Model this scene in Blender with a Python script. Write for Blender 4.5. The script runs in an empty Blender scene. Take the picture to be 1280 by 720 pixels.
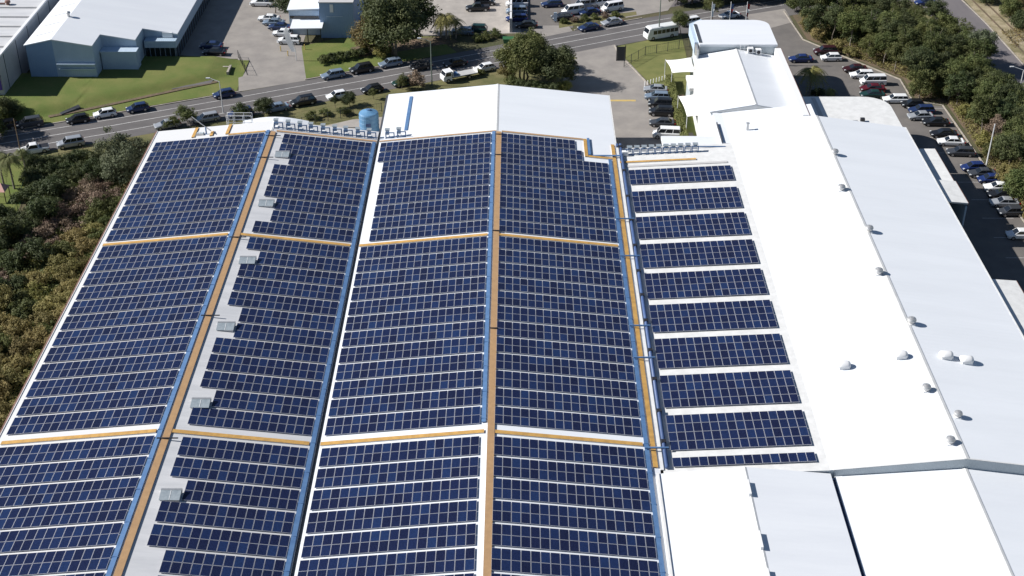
import bpy, bmesh, math, random
from mathutils import Vector, Matrix, noise as mnoise
R = math.radians
scene = bpy.context.scene
COL = scene.collection
random.seed(7)

# ------------------------------------------------------------------ camera
F = 1700.0; VX, VY = 647.0, -704.0; CH = 106.0
PIT = math.atan((360 - VY) / F)
YAW = math.atan((VX - 640) / (F / math.cos(PIT)))
cam_d = bpy.data.cameras.new('camera'); cam = bpy.data.objects.new('camera', cam_d); COL.objects.link(cam)
cam.location = (0, 0, CH); cam.rotation_euler = (R(90) - PIT, 0, YAW)
cam_d.sensor_width = 36; cam_d.lens = 36 * F / 1280; cam_d.clip_start = 1; cam_d.clip_end = 9000
scene.camera = cam
scene.render.resolution_x = 1024; scene.render.resolution_y = 576
# ------------------------------------------------------------------ light
SUN_EL, SUN_AZ = 36.0, 3.0            # shadows run to +x and slightly towards the camera
sd = Vector((math.cos(R(SUN_AZ)) * math.cos(R(SUN_EL)), -math.sin(R(SUN_AZ)) * math.cos(R(SUN_EL)), -math.sin(R(SUN_EL))))
sun_d = bpy.data.lights.new('sun', 'SUN'); sun_d.energy = 4.8; sun_d.angle = R(0.5); sun_d.color = (1.0, 0.965, 0.915)
sun = bpy.data.objects.new('sun', sun_d); COL.objects.link(sun); sun.location = (-200, 100, 150)
sun.rotation_euler = sd.to_track_quat('-Z', 'Y').to_euler()
w = bpy.data.worlds.new('World'); scene.world = w; w.use_nodes = True
wn = w.node_tree; bg = wn.nodes['Background']; sky = wn.nodes.new('ShaderNodeTexSky')
sky.sky_type = 'NISHITA'; sky.sun_disc = False; sky.sun_elevation = R(SUN_EL)
# sun azimuth clockwise from +y: the sun stands towards (-sd)
sky.sun_rotation = math.atan2(-sd.x, -sd.y); sky.air_density = 1.0; sky.dust_density = 0.2; sky.ozone_density = 2.5
wn.links.new(sky.outputs[0], bg.inputs[0]); bg.inputs[1].default_value = 0.051
vs = scene.view_settings; vs.view_transform = 'Standard'; vs.look = 'None'; vs.exposure = 0.5; vs.gamma = 1; vs.use_curve_mapping = False
cy = scene.cycles; cy.max_bounces = 6; cy.diffuse_bounces = 3; cy.glossy_bounces = 3; cy.transmission_bounces = 3

# ------------------------------------------------------------------ helpers
def ray(px, py):
    u = (px - 640) / F; v = (py - 360) / F
    f = (math.cos(PIT), -math.sin(PIT)); up = (math.sin(PIT), math.cos(PIT))
    d = (u, f[0] - v * up[0], f[1] - v * up[1]); c, s = math.cos(YAW), math.sin(YAW)
    return (d[0] * c - d[1] * s, d[0] * s + d[1] * c, d[2])
def at(px, py, z=0.0):
    d = ray(px, py); t = (z - CH) / d[2]
    return Vector((d[0] * t, d[1] * t, z))
def proj(p):
    c, s = math.cos(-YAW), math.sin(-YAW)
    X, Y, Z = p[0] * c - p[1] * s, p[0] * s + p[1] * c, p[2] - CH
    dep = Y * math.cos(PIT) - Z * math.sin(PIT); upv = Y * math.sin(PIT) + Z * math.cos(PIT)
    return (640 + F * X / dep, 360 - F * upv / dep)

class MB:
    def __init__(s): s.v = []; s.f = []; s.m = []; s.M = None
    def add(s, vs, fs, m=0):
        b = len(s.v)
        for p in vs:
            p = Vector(p)
            s.v.append(s.M @ p if s.M else p)
        for f in fs: s.f.append([b + i for i in f]); s.m.append(m)
        return s
    def quad(s, a, b, c, d, m=0): return s.add([a, b, c, d], [(0, 1, 2, 3)], m)
    def box(s, x0, x1, y0, y1, z0, z1, m=0):
        return s.add([(x0,y0,z0),(x1,y0,z0),(x1,y1,z0),(x0,y1,z0),(x0,y0,z1),(x1,y0,z1),(x1,y1,z1),(x0,y1,z1)],
                     [(0,3,2,1),(4,5,6,7),(0,1,5,4),(1,2,6,5),(2,3,7,6),(3,0,4,7)], m)
    def slab(s, a, b, c, d, t, m=0):
        """a solid sheet under the four points (ccw from above), t thick downwards"""
        top = [Vector(p) for p in (a, b, c, d)]; bot = [p - Vector((0, 0, t)) for p in top]
        return s.add(top + bot, [(0,1,2,3),(7,6,5,4),(0,4,5,1),(1,5,6,2),(2,6,7,3),(3,7,4,0)], m)
    def prism(s, pts, z0, z1, m=0, mtop=None):
        n = len(pts); ar = sum(pts[i][0]*pts[(i+1)%n][1]-pts[(i+1)%n][0]*pts[i][1] for i in range(n))
        if ar < 0: pts = pts[::-1]
        zz = (lambda p: z1(p)) if callable(z1) else (lambda p: z1)
        vs = [(p[0], p[1], z0) for p in pts] + [(p[0], p[1], zz(p)) for p in pts]
        s.add(vs, [(i, (i+1)%n, n+(i+1)%n, n+i) for i in range(n)] + [tuple(range(n))[::-1]], m)
        return s.add(vs, [tuple(range(n, 2*n))], m if mtop is None else mtop)
    def tube(s, p0, p1, r0, r1=None, n=8, m=0, cap=True):
        r1 = r0 if r1 is None else r1; p0 = Vector(p0); p1 = Vector(p1); d = (p1 - p0).normalized()
        a = d.orthogonal().normalized(); b = d.cross(a)
        vs = [p0 + (a*math.cos(t)+b*math.sin(t))*r0 for t in [2*math.pi*i/n for i in range(n)]] + \
             [p1 + (a*math.cos(t)+b*math.sin(t))*r1 for t in [2*math.pi*i/n for i in range(n)]]
        fs = [(i, (i+1)%n, n+(i+1)%n, n+i) for i in range(n)]
        if cap: fs += [tuple(range(n))[::-1], tuple(range(n, 2*n))]
        return s.add(vs, fs, m)
    def lathe(s, c, prof, n=16, m=0):
        c = Vector(c); vs = []
        for r, z in prof: vs += [c + Vector((r*math.cos(2*math.pi*i/n), r*math.sin(2*math.pi*i/n), z)) for i in range(n)]
        fs = [(k*n+i, k*n+(i+1)%n, (k+1)*n+(i+1)%n, (k+1)*n+i) for k in range(len(prof)-1) for i in range(n)]
        fs += [tuple(range(n))[::-1], tuple(range((len(prof)-1)*n, len(prof)*n))]
        return s.add(vs, fs, m)
    def loft(s, secs, m=0, caps=True):
        n = len(secs[0]); vs = [p for sec in secs for p in sec]
        fs = [(k*n+i, k*n+(i+1)%n, (k+1)*n+(i+1)%n, (k+1)*n+i) for k in range(len(secs)-1) for i in range(n)]
        if caps: fs += [tuple(range(n))[::-1], tuple(range((len(secs)-1)*n, len(secs)*n))]
        return s.add(vs, fs, m)
    def build(s, name, mats, parent=None, smooth=False, data_only=False, origin=None, fix=True):
        me = bpy.data.meshes.new(name); off = Vector(origin) if origin is not None else (Vector(parent.location) if parent is not None and parent.type == 'EMPTY' and not data_only and origin is None and not parent.get('_local') else Vector((0,0,0)))
        me.from_pydata([tuple(p - off) for p in s.v], [], s.f)
        if not isinstance(mats, (list, tuple)): mats = [mats]
        for mm in mats: me.materials.append(mm)
        for p, mi in zip(me.polygons, s.m): p.material_index = mi; p.use_smooth = smooth
        if fix:
            bm = bmesh.new(); bm.from_mesh(me); bmesh.ops.recalc_face_normals(bm, faces=bm.faces); bm.to_mesh(me); bm.free()
        me.update()
        if data_only: return me
        o = bpy.data.objects.new(name, me); COL.objects.link(o)
        if parent is not None: o.parent = parent
        elif origin is not None: o.location = off
        return o

def tag(o, label=None, cat=None, group=None, kind=None):
    if label: o['label'] = label
    if cat: o['category'] = cat
    if group: o['group'] = group
    if kind: o['kind'] = kind
    return o
def empty(name, loc, rz=0.0, label=None, cat=None, group=None, local=False):
    o = bpy.data.objects.new(name, None); COL.objects.link(o); o.location = loc; o.rotation_euler = (0, 0, rz)
    o.empty_display_size = 0.5
    if local: o['_local'] = 1
    return tag(o, label, cat, group)
def inst(name, me, parent=None, loc=(0,0,0), rot=(0,0,0), scale=(1,1,1)):
    o = bpy.data.objects.new(name, me); COL.objects.link(o); o.location = loc; o.rotation_euler = rot; o.scale = scale
    if parent is not None: o.parent = parent
    return o
def struct(o): o['kind'] = 'structure'; return o

# ------------------------------------------------------------------ materials
def mat(name, col, rough=0.7, metal=0.0, col2=None, scale=1.0, detail=5, mix=(0.35, 0.65), bump=0.0, bscale=None, coords='Object',
        ribs=None, spec=0.5, rnd=0.0, stretch=None, trans=0.0):
    m = bpy.data.materials.new(name); m.use_nodes = True; nt = m.node_tree; N = nt.nodes; L = nt.links
    b = N['Principled BSDF']; b.inputs['Base Color'].default_value = (*col, 1); b.inputs['Roughness'].default_value = rough
    b.inputs['Metallic'].default_value = metal; b.inputs['Specular IOR Level'].default_value = spec
    tc = N.new('ShaderNodeNewGeometry') if coords == 'World' else N.new('ShaderNodeTexCoord')
    src = tc.outputs['Position'] if coords == 'World' else tc.outputs['Object']
    if stretch:
        mp = N.new('ShaderNodeMapping'); mp.inputs['Scale'].default_value = stretch; L.new(src, mp.inputs[0]); nsrc = mp.outputs[0]
    else: nsrc = src
    last = None
    if col2:
        n = N.new('ShaderNodeTexNoise'); n.inputs['Scale'].default_value = scale; n.inputs['Detail'].default_value = detail; n.inputs['Roughness'].default_value = 0.62
        L.new(nsrc, n.inputs['Vector']); r = N.new('ShaderNodeMapRange'); r.inputs[1].default_value = mix[0]; r.inputs[2].default_value = mix[1]
        L.new(n.outputs['Fac'], r.inputs[0]); x = N.new('ShaderNodeMix'); x.data_type = 'RGBA'
        x.inputs[6].default_value = (*col, 1); x.inputs[7].default_value = (*col2, 1); L.new(r.outputs[0], x.inputs[0]); last = x.outputs[2]
    if rnd:
        oi = N.new('ShaderNodeObjectInfo'); h = N.new('ShaderNodeHueSaturation'); mr = N.new('ShaderNodeMapRange')
        mr.inputs[3].default_value = 1 - rnd; mr.inputs[4].default_value = 1 + rnd; L.new(oi.outputs['Random'], mr.inputs[0]); L.new(mr.outputs[0], h.inputs['Value'])
        mr2 = N.new('ShaderNodeMapRange'); mr2.inputs[3].default_value = 0.5 - rnd * 0.07; mr2.inputs[4].default_value = 0.5 + rnd * 0.07
        wn_ = N.new('ShaderNodeTexWhiteNoise'); wn_.noise_dimensions = '1D'; L.new(oi.outputs['Random'], wn_.inputs['W']); L.new(wn_.outputs['Value'], mr2.inputs[0]); L.new(mr2.outputs[0], h.inputs['Hue'])
        if last: L.new(last, h.inputs['Color'])
        else: h.inputs['Color'].default_value = (*col, 1)
        last = h.outputs[0]
    if last: L.new(last, b.inputs['Base Color'])
    hb = None
    if ribs:
        axis, period, amt = ribs
        sp = N.new('ShaderNodeSeparateXYZ'); L.new(src, sp.inputs[0]); mu = N.new('ShaderNodeMath'); mu.operation = 'MULTIPLY'; mu.inputs[1].default_value = 2*math.pi/period
        L.new(sp.outputs[axis], mu.inputs[0]); si = N.new('ShaderNodeMath'); si.operation = 'SINE'; L.new(mu.outputs[0], si.inputs[0])
        bp = N.new('ShaderNodeBump'); bp.inputs['Strength'].default_value = amt; bp.inputs['Distance'].default_value = 0.03
        L.new(si.outputs[0], bp.inputs['Height']); hb = bp
    if bump:
        n2 = N.new('ShaderNodeTexNoise'); n2.inputs['Scale'].default_value = bscale or 8; n2.inputs['Detail'].default_value = 4; L.new(src, n2.inputs['Vector'])
        b2 = N.new('ShaderNodeBump'); b2.inputs['Strength'].default_value = bump; b2.inputs['Distance'].default_value = 0.15; L.new(n2.outputs['Fac'], b2.inputs['Height'])
        if hb: L.new(hb.outputs[0], b2.inputs['Normal'])
        hb = b2
    if hb: L.new(hb.outputs[0], b.inputs['Normal'])
    if trans:
        tr = N.new('ShaderNodeBsdfTranslucent'); ms = N.new('ShaderNodeMixShader'); ms.inputs[0].default_value = trans
        if last: L.new(last, tr.inputs[0])
        else: tr.inputs[0].default_value = (*col, 1)
        L.new(b.outputs[0], ms.inputs[1]); L.new(tr.outputs[0], ms.inputs[2]); L.new(ms.outputs[0], N['Material Output'].inputs[0])
    return m

M = {}
M['roof'] = mat('white_roof_sheet', (.75,.775,.81), .55, col2=(.71,.735,.77), scale=.12, ribs=(1,.76,.14), coords='World', stretch=(.35,2.2,1))
M['roof_old'] = mat('grey_white_roof_sheet', (.62,.62,.63), .5, col2=(.52,.525,.54), scale=.25, ribs=(1,.76,.5), coords='World', stretch=(.4,2.5,1))
M['roof_lilac'] = mat('pale_grey_roof_sheet', (.73,.75,.78), .5, col2=(.69,.71,.745), scale=.2, ribs=(1,.76,.14), coords='World', stretch=(.3,2,1))
M['cap'] = mat('white_flashing', (.72,.72,.71), .5, col2=(.62,.62,.61), scale=.9, coords='World')
M['wall'] = mat('wall_cream', (.55,.55,.54), .7, col2=(.48,.48,.47), scale=.4, coords='World')
M['gutter'] = mat('dark_gutter_metal', (.045,.055,.075), .6, col2=(.08,.08,.085), scale=2, coords='World')
M['roof_e'] = mat('bright_old_roof_sheet', (.66,.66,.66), .5, col2=(.66,.66,.67), scale=.25, ribs=(1,.76,.4), coords='World', stretch=(.4,2.5,1))
M['skylid'] = mat('skylight_sheet', (.22,.26,.29), .45, col2=(.30,.34,.37), scale=2)
M['greyband'] = mat('grey_painted_fascia', (.42,.47,.50), .6, col2=(.48,.53,.56), scale=.5, coords='World', ribs=(0,.25,.3))
M['brown_trim'] = mat('red_brown_gutter', (.16,.075,.06), .6, col2=(.24,.14,.11), scale=1.2, coords='World')
M['brown_walk'] = mat('brown_walkway_grating', (.47,.29,.145), .75, col2=(.40,.245,.125), scale=1.3, coords='World', bump=.1, bscale=6)
M['orange_walk'] = mat('ochre_walkway_grating', (.58,.34,.095), .7, col2=(.42,.24,.07), scale=1.3, coords='World')
M['tray'] = mat('blue_cable_tray', (.07,.15,.31), .6, col2=(.10,.20,.37), scale=1.1, coords='World')
M['tray_dark'] = mat('dark_blue_pipe', (.045,.09,.22), .5, col2=(.07,.12,.26), scale=1.2, coords='World')
M['pale_blue'] = mat('pale_blue_steel', (.42,.52,.64), .5, col2=(.5,.6,.7), scale=2)
M['blackmetal'] = mat('black_metal', (.02,.02,.025), .5)
M['galv'] = mat('galvanised_metal', (.52,.52,.52), .38, .6, col2=(.62,.61,.6), scale=3)
M['white'] = mat('white_paint', (.78,.78,.78), .45)
M['white_sail'] = mat('white_shade_cloth', (.80,.79,.76), .8, col2=(.74,.73,.70), scale=.6)
M['asphalt'] = mat('road_asphalt', (.105,.098,.098), .9, col2=(.135,.126,.124), scale=.35, coords='World', bump=.15, bscale=10, stretch=(.5,1.2,1))
M['asphalt_d'] = mat('carpark_asphalt', (.125,.115,.108), .9, col2=(.165,.15,.138), scale=.22, coords='World', bump=.15, bscale=9)
M['asphalt_r'] = mat('side_road_asphalt', (.135,.122,.128), .9, col2=(.165,.15,.152), scale=.3, coords='World', bump=.12, bscale=9, stretch=(1.2,.3,1))
M['concrete'] = mat('driveway_concrete', (.30,.275,.25), .85, col2=(.235,.215,.20), scale=.28, coords='World', bump=.1, bscale=5)
M['concrete_l'] = mat('pale_concrete', (.40,.365,.33), .85, col2=(.31,.285,.26), scale=.35, coords='World', bump=.1, bscale=5)
M['paint'] = mat('road_paint', (.62,.61,.60), .7, col2=(.40,.39,.38), scale=1.6, coords='World')
M['ypaint'] = mat('yellow_paint', (.60,.42,.10), .7, col2=(.45,.34,.14), scale=1.5, coords='World')
M['kerb'] = mat('kerb_concrete', (.42,.38,.33), .85, col2=(.28,.25,.21), scale=1.1, coords='World')
M['grass'] = mat('mown_grass', (.095,.135,.022), .95, col2=(.15,.16,.040), scale=.22, coords='World', bump=.5, bscale=5, detail=8)
M['lawn_dry'] = mat('yellowing_lawn', (.175,.175,.055), .95, col2=(.125,.14,.038), scale=.35, coords='World', bump=.5, bscale=5, detail=8)
M['grass_dry'] = mat('dry_grass', (.17,.15,.065), .95, col2=(.10,.105,.035), scale=.3, coords='World', bump=.6, bscale=4, detail=8)
M['dirt'] = mat('bare_earth', (.17,.115,.08), .95, col2=(.10,.085,.045), scale=.35, coords='World', bump=.8, bscale=3, detail=8)
M['sand'] = mat('sandy_verge', (.36,.30,.20), .95, col2=(.16,.14,.065), scale=.22, coords='World', bump=.8, bscale=3, detail=9, mix=(.42,.62))
M['ground'] = mat('scrub_ground', (.10,.085,.045), .95, col2=(.06,.065,.025), scale=.12, coords='World', bump=.8, bscale=2, detail=9)
M['bluewall'] = mat('blue_cladding', (.36,.46,.56), .6, col2=(.40,.50,.60), scale=.5, coords='World', ribs=(0,.4,.3))
M['bluewall_d'] = mat('deep_blue_cladding', (.22,.33,.50), .6, col2=(.25,.36,.53), scale=.5, coords='World', ribs=(0,.4,.3))
M['concwall'] = mat('tilt_panel_wall', (.50,.49,.49), .75, col2=(.42,.42,.42), scale=.3, coords='World')
M['purple'] = mat('purple_sign_paint', (.10,.05,.32), .6)
M['glass'] = mat('dark_window_glass', (.012,.016,.022), .08, spec=.8)
M['carglass'] = mat('car_window_glass', (.012,.015,.02), .06, spec=.8)
M['tyre'] = mat('black_tyre', (.015,.015,.015), .8)
M['rim'] = mat('alloy_rim', (.45,.45,.46), .35, .7)
M['headlamp'] = mat('headlamp_lens', (.6,.62,.63), .15)
M['taillamp'] = mat('red_lamp_lens', (.30,.01,.012), .25)
M['bark'] = mat('tree_bark', (.13,.105,.085), .9, col2=(.21,.18,.15), scale=2.5, bump=.4, bscale=6)
M['barkpale'] = mat('pale_bark', (.30,.27,.23), .9, col2=(.17,.14,.115), scale=2.5)
M['tank'] = mat('blue_tank_plastic', (.10,.24,.42), .5, col2=(.13,.28,.46), scale=1.5)
M['pole'] = mat('grey_green_pole', (.14,.17,.15), .7)
M['polepale'] = mat('pale_steel_pole', (.55,.56,.57), .5)
M['hedge'] = mat('hedge_leaf', (.17,.18,.05), .85, col2=(.12,.135,.04), scale=.8, trans=.15)
M['darkpost'] = mat('dark_fence_steel', (.03,.035,.04), .6)
M['greenfence'] = mat('green_fence_mesh', (.03,.12,.04), .6)
M['pink'] = mat('salmon_roof_tile', (.50,.27,.23), .8, col2=(.62,.38,.33), scale=1.5)
M['timber'] = mat('timber', (.18,.12,.08), .85, col2=(.26,.18,.12), scale=2)
LEAF = {
 'deep': mat('leaf_deep_green', (.050,.070,.024), .75, col2=(.088,.105,.036), scale=1.9, rnd=.22, trans=.32),
 'mid': mat('leaf_mid_green', (.080,.105,.028), .75, col2=(.140,.150,.048), scale=2.1, rnd=.22, trans=.32),
 'olive': mat('leaf_olive', (.175,.155,.050), .8, col2=(.30,.25,.10), scale=2.1, rnd=.25, trans=.32),
 'grey': mat('leaf_grey_green', (.080,.098,.050), .8, col2=(.14,.155,.09), scale=2.1, rnd=.2, trans=.32),
 'brown': mat('leaf_dead_brown', (.155,.105,.072), .9, col2=(.25,.185,.14), scale=2.3, rnd=.2, trans=.1),
 'yellow': mat('leaf_yellow_green', (.21,.21,.055), .8, col2=(.32,.29,.10), scale=2.3, rnd=.2, trans=.32),
}
# ================================================================== THE SETTING
def sheet(name, pts, z, m, px=False, z_img=0.0):
    if px: pts = [at(p[0], p[1], z_img) for p in pts]
    b = MB(); n = len(pts); ar = sum(pts[i][0]*pts[(i+1)%n][1]-pts[(i+1)%n][0]*pts[i][1] for i in range(n))
    if ar < 0: pts = pts[::-1]
    b.add([(p[0], p[1], z) for p in pts], [tuple(range(n))])
    return struct(b.build(name, m, fix=False))
def strip(name, line, o0, o1, z, m, z1=None):
    """a band that follows a line between two side offsets; z1 gives it height (kerb)"""
    def off(i, o):
        a = Vector(line[max(i-1, 0)]); c = Vector(line[min(i+1, len(line)-1)]); d = (c - a).normalized(); n = Vector((-d.y, d.x))
        return Vector(line[i]) + n*o
    b = MB()
    if z1 is None:
        vs = [(*off(i, o), z) for i in range(len(line)) for o in (o0, o1)]
        b.add(vs, [(2*i, 2*i+2, 2*i+3, 2*i+1) for i in range(len(line)-1)])
        return struct(b.build(name, m))
    secs = []
    for i in range(len(line)):
        p, q = off(i, o0), off(i, o1); secs.append([(*p, z), (*q, z), (*q, z1), (*p, z1)])
    b.loft(secs); return struct(b.build(name, m))

# ground: one sheet to the horizon
sheet('ground', [(-3500,-2500),(3500,-2500),(3500,5500),(-3500,5500)], 0.0, M['ground'])
ROAD = [(-420,95),(-200,173),(-125,202.5),(-90,217.6),(-73.5,224.6),(-50.4,235.2),(-28.9,245.5),(-8,255.7),(8.3,264.0),(26.9,273.2),(46.7,281.7),(64,289.4),(90,300.5),(140,321),(400,430)]
strip('road', ROAD, -6.2, 5.0, .024, M['asphalt'])
strip('road_marking', ROAD, 2.68, 2.84, .030, M['paint'])
strip('road_marking', ROAD, -.09, .09, .030, M['paint'])
strip('road_marking', ROAD[:10], -3.2, -3.04, .030, M['paint'])
strip('footpath', ROAD[2:9], -8.6, -7.4, .034, M['grass_dry'])
# south verge between the road and the hall
sheet('verge', [(-100,203),(-62,207.5),(-22,221),(16,221),(16,256),(-5,250),(-45,231),(-70,219.5),(-88,212),(-100,207)], .012, M['grass_dry'])
sheet('yard', [(-41,206),(-22.5,203.5),(-22.5,229),(-30,227.4),(-39.5,222)], .020, M['concrete_l'])
# driveway between the two halls
sheet('driveway', [(10,258.6),(20.2,263.8),(25.7,243),(28.6,243),(28.8,217),(28.8,196),(15,196),(15,225),(9,244)], .032, M['concrete'])
sheet('drive_threshold', [(13.3,235.6),(22.5,235.6),(22.5,236.3),(13.3,236.3)], .038, M['ypaint'])
sheet('lawn', [(20.4,262.6),(27.5,266.2),(34.5,269.5),(34,238),(29,238),(28.5,243.6),(25.9,243.6),(21,259)], .045, M['lawn_dry'])
sheet('garden_bed', [(29,238),(34.5,238),(34.5,203),(29,203)], .040, M['grass'])
strip('kerb', [(25.6,243.2),(20.6,259.5),(20.2,263.2)], -.1, .15, .0, M['kerb'], .17)
strip('kerb', [(25.8,243.2),(28.4,243.2)], -.1, .15, .0, M['kerb'], .17)
# north side: lawn, driveway and yards
strip('kerb', [(-118,210.2)]+[(x, y) for x, y in [(-92,222),(-75,229.6),(-52.6,239.9)]], -.1, .15, .0, M['kerb'], .15)
strip('kerb', [(-41.2,245.4),(-22,254.4)], -.1, .15, .0, M['kerb'], .15)
strip('kerb', [(12.2,271.8),(27,278.8)], -.1, .15, .0, M['kerb'], .15)
sheet('driveway', [(-53,239.8),(-40.8,245.2),(-44,262),(-44.5,330),(-70,330),(-69.5,258),(-58.5,256),(-56,256)], .030, M['concrete'])
# lawn that rises from a shallow drain towards the blue building
def lawn_mound():
    b = MB(); nx, ny = 70, 26; idx = {}
    for i in range(nx+1):
        for j in range(ny+1):
            x = -108 + (54.5)*i/nx; yk = 229.8 + (x+75)*.468; yk = max(yk, 205)
            yt = 254.6 if x > -69 else 259 if x > -82 else 246
            y = yk + .3 + (yt - yk)*j/ny; d = y - yk
            path = 5.2 + 1.6*math.sin((x+70)*.09)
            h = .05 + .95*(1/(1+math.exp(-(d-path-2.2)*1.5))) - .35*math.exp(-((d-path)/.9)**2) * (1 if x < -58 else 0)
            h *= min(1, max(.15, (-54.5 - x)/6)) if x > -61 else 1
            h += .06*mnoise.noise(Vector((x*.35, y*.35, 0)))
            b.v.append(Vector((x, y, max(h, .028 if d > .2 else .02))))
            idx[i, j] = len(b.v)-1
    for i in range(nx):
        for j in range(ny): b.f.append([idx[i,j], idx[i+1,j], idx[i+1,j+1], idx[i,j+1]]); b.m.append(0)
    return struct(b.build('lawn', M['grass'], smooth=True))
lawn_mound()
strip('drain_path', [(x, 229.8+(x+75)*.468 + 5.2 + 1.6*math.sin((x+70)*.09)) for x in [-86+2*i for i in range(15)]], -.5, .45, .15, M['dirt'])
sheet('paving', [(-66,240.6),(-59,243.6),(-58.6,247.2),(-61,247.4),(-66,243.4)], .16, M['asphalt'])
sheet('lawn', [(-41.3,246),(-21,255.6),(-12,259.4),(-17,268),(-36,268),(-45,262)], .028, M['grass'])
sheet('garden_bed', [(-32,256.5),(-12,265),(-14,268.5),(-24,266.5),(-34,262)], .036, M['dirt'])
sheet('yard', [(-17,268.5),(5,270.5),(5,330),(-44,330),(-36,268.5)], .026, M['concrete_l'])
sheet('yard', [(1,269),(12,273.2),(12,300),(18,330),(-1,330)], .034, M['asphalt_d'])
sheet('driveway', [(5.2,267.6),(11.8,271.2),(11,274.4),(3,274.4)], .038, M['concrete'])
sheet('yard', [(10.5,274.2),(26,281.5),(36,286.5),(60,298),(60,330),(12,330)], .030, M['asphalt_r'])
sheet('driveway', [(23.5,279),(33,283.4),(36,292),(22,290)], .036, M['concrete'])
sheet('verge', [(9,272.9),(26,280.8),(26,282.8),(9,277)], .040, M['grass_dry'])
# right: car park, side road and verges
sheet('car_park', [(48,277),(58.5,279),(59.2,266.5),(66,257),(74.4,246),(74.4,235.4),(79.6,233.6),(79.7,221),(80.7,189),(81,60),(60,60),(60,206),(48,238)], .022, M['asphalt_d'])
sheet('driveway', [(50,281),(58.6,284.6),(59,276.6),(49,270)], .028, M['concrete'])
KL = [(58.2,283),(58.6,277),(59.4,266.6),(66,257.5),(74.6,246),(74.6,236),(79.7,234),(80,221),(80.9,189),(81.2,60)]
strip('kerb', KL, -.12, .13, 0, M['kerb'], .16)
sheet('garden_bed', [(59.5,284),(60.3,267),(75.4,246.5),(75.4,237),(80.6,234.8),(81.8,189),(82,60),(91,60),(91,240),(88.6,277),(86,286),(70,287)], .018, M['dirt'])
sheet('lawn', [(80,289),(86,284),(90,279.5),(90.4,268),(84,262),(76,280)], .032, M['grass_dry'])
SR = [(95.6,-60),(95.6,190),(95.4,250),(95,262),(94.4,276),(93.4,288),(92,302),(88,330)]
strip('side_road', SR, -5.6, 5.2, .030, M['asphalt_r'])
strip('side_road', [(80,296.4),(92,296)], -7, 6, .042, M['asphalt_r'])
strip('kerb', SR, -5.75, -5.5, 0, M['kerb'], .14)
sheet('verge', [(101.2,-60),(101.2,255),(100,278),(99,300),(96,330),(190,330),(190,-60)], .014, M['sand'])
strip('track', [(103.4,180),(103.4,250),(102.6,270),(101.2,290)], -.25, .25, .02, M['dirt'])
strip('track', [(106,180),(106,250),(105,270),(103.6,290)], -.25, .25, .02, M['dirt'])
# park bays on the right
for k, y in enumerate([232.6, 226.4, 220.2, 214, 203, 196.8, 190.6, 184.4, 178.2, 166.4]):
    sheet('bay_marking', [(73.6 if y > 200 else 74.6, y), (79.6, y), (79.6, y+.1), (73.6 if y > 200 else 74.6, y+.1)], .03, M['paint'])
# left garden behind the hall
sheet('lawn', [at(-60,192,0), at(30,190,0), at(52,196,0), at(33,236,0), at(19,273,0), at(-60,272,0)], .016, M['grass'])

# ================================================================== BUILDINGS
E1, R1, V1, R0, V2 = -59.7, -40.0, -22.8, -3.25, 16.2
ZV, ZR = 8.0, 10.0
YS = 70.0
def zroof(x):
    if x < R1: return ZV + (ZR-ZV)*(x-E1)/(R1-E1)
    if x < V1: return ZR - (ZR-ZV)*(x-R1)/(V1-R1)
    if x < R0: return ZV + (ZR-ZV)*(x-V1)/(R0-V1)
    return ZR - (ZR-ZV)*(x-R0)/(15.3-R0)
hall = empty('factory_hall', ((E1+V2)/2, 140, 0), 0, 'long double-gabled factory hall whose white roof is covered in blue solar panels', 'factory hall')
YW, YC = 205.5, 220.6
def gable(name, xa, xr, xb, y0, y1, mt):
    b = MB()
    b.slab((xa,y0,zroof(xa)),(xr,y0,zroof(xr)),(xr,y1,zroof(xr)),(xa,y1,zroof(xa)), .12)
    b.slab((xr,y0,zroof(xr)),(xb,y0,zroof(xb)),(xb,y1,zroof(xb)),(xr,y1,zroof(xr)), .12)
    return b.build(name, mt, hall)
o = gable('roof', E1, R1, V1-.05, YS, YW, [M['roof_e'], M['roof_old']])
for pg in o.data.polygons:
    if pg.center.x + hall.location.x > R1: pg.material_index = 1
gable('roof', V1+.35, R0, V2, YS, YC, M['roof'])
# walls under the roof
b = MB()
b.prism([(E1+.5,YS+.5),(V1-.4,YS+.5),(V1-.4,YW-.5),(E1+.5,YW-.5)], 0, lambda p: 7.8)
b.build('wall', M['wall'], hall)
b = MB(); b.prism([(V1+.6,YS+.5),(V2-.4,YS+.5),(V2-.4,YC-.5),(V1+.6,YC-.5)], 0, lambda p: 7.7); b.build('wall', M['wall'], hall)
for xa, xr, xb, y in ((E1+.5,R1,V1-.4,YW-.5),(V1+.6,R0,V2-.4,YC-.5)):
    b = MB(); t = .3
    for yy in (y-t, y-.02):
        pass
    b.add([(xa,y-t,7.75),(xb,y-t,7.75),(xb,y-t,zroof(xb)-.14),(xr,y-t,9.84),(xa,y-t,zroof(xa)-.14),
           (xa,y,7.75),(xb,y,7.75),(xb,y,zroof(xb)-.14),(xr,y,9.84),(xa,y,zroof(xa)-.14)],
          [(0,1,2,3,4),(9,8,7,6,5),(0,5,6,1),(1,6,7,2),(2,7,8,3),(3,8,9,4),(4,9,5,0)])
    b.build('gable_wall', M['wall'], hall)
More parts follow.
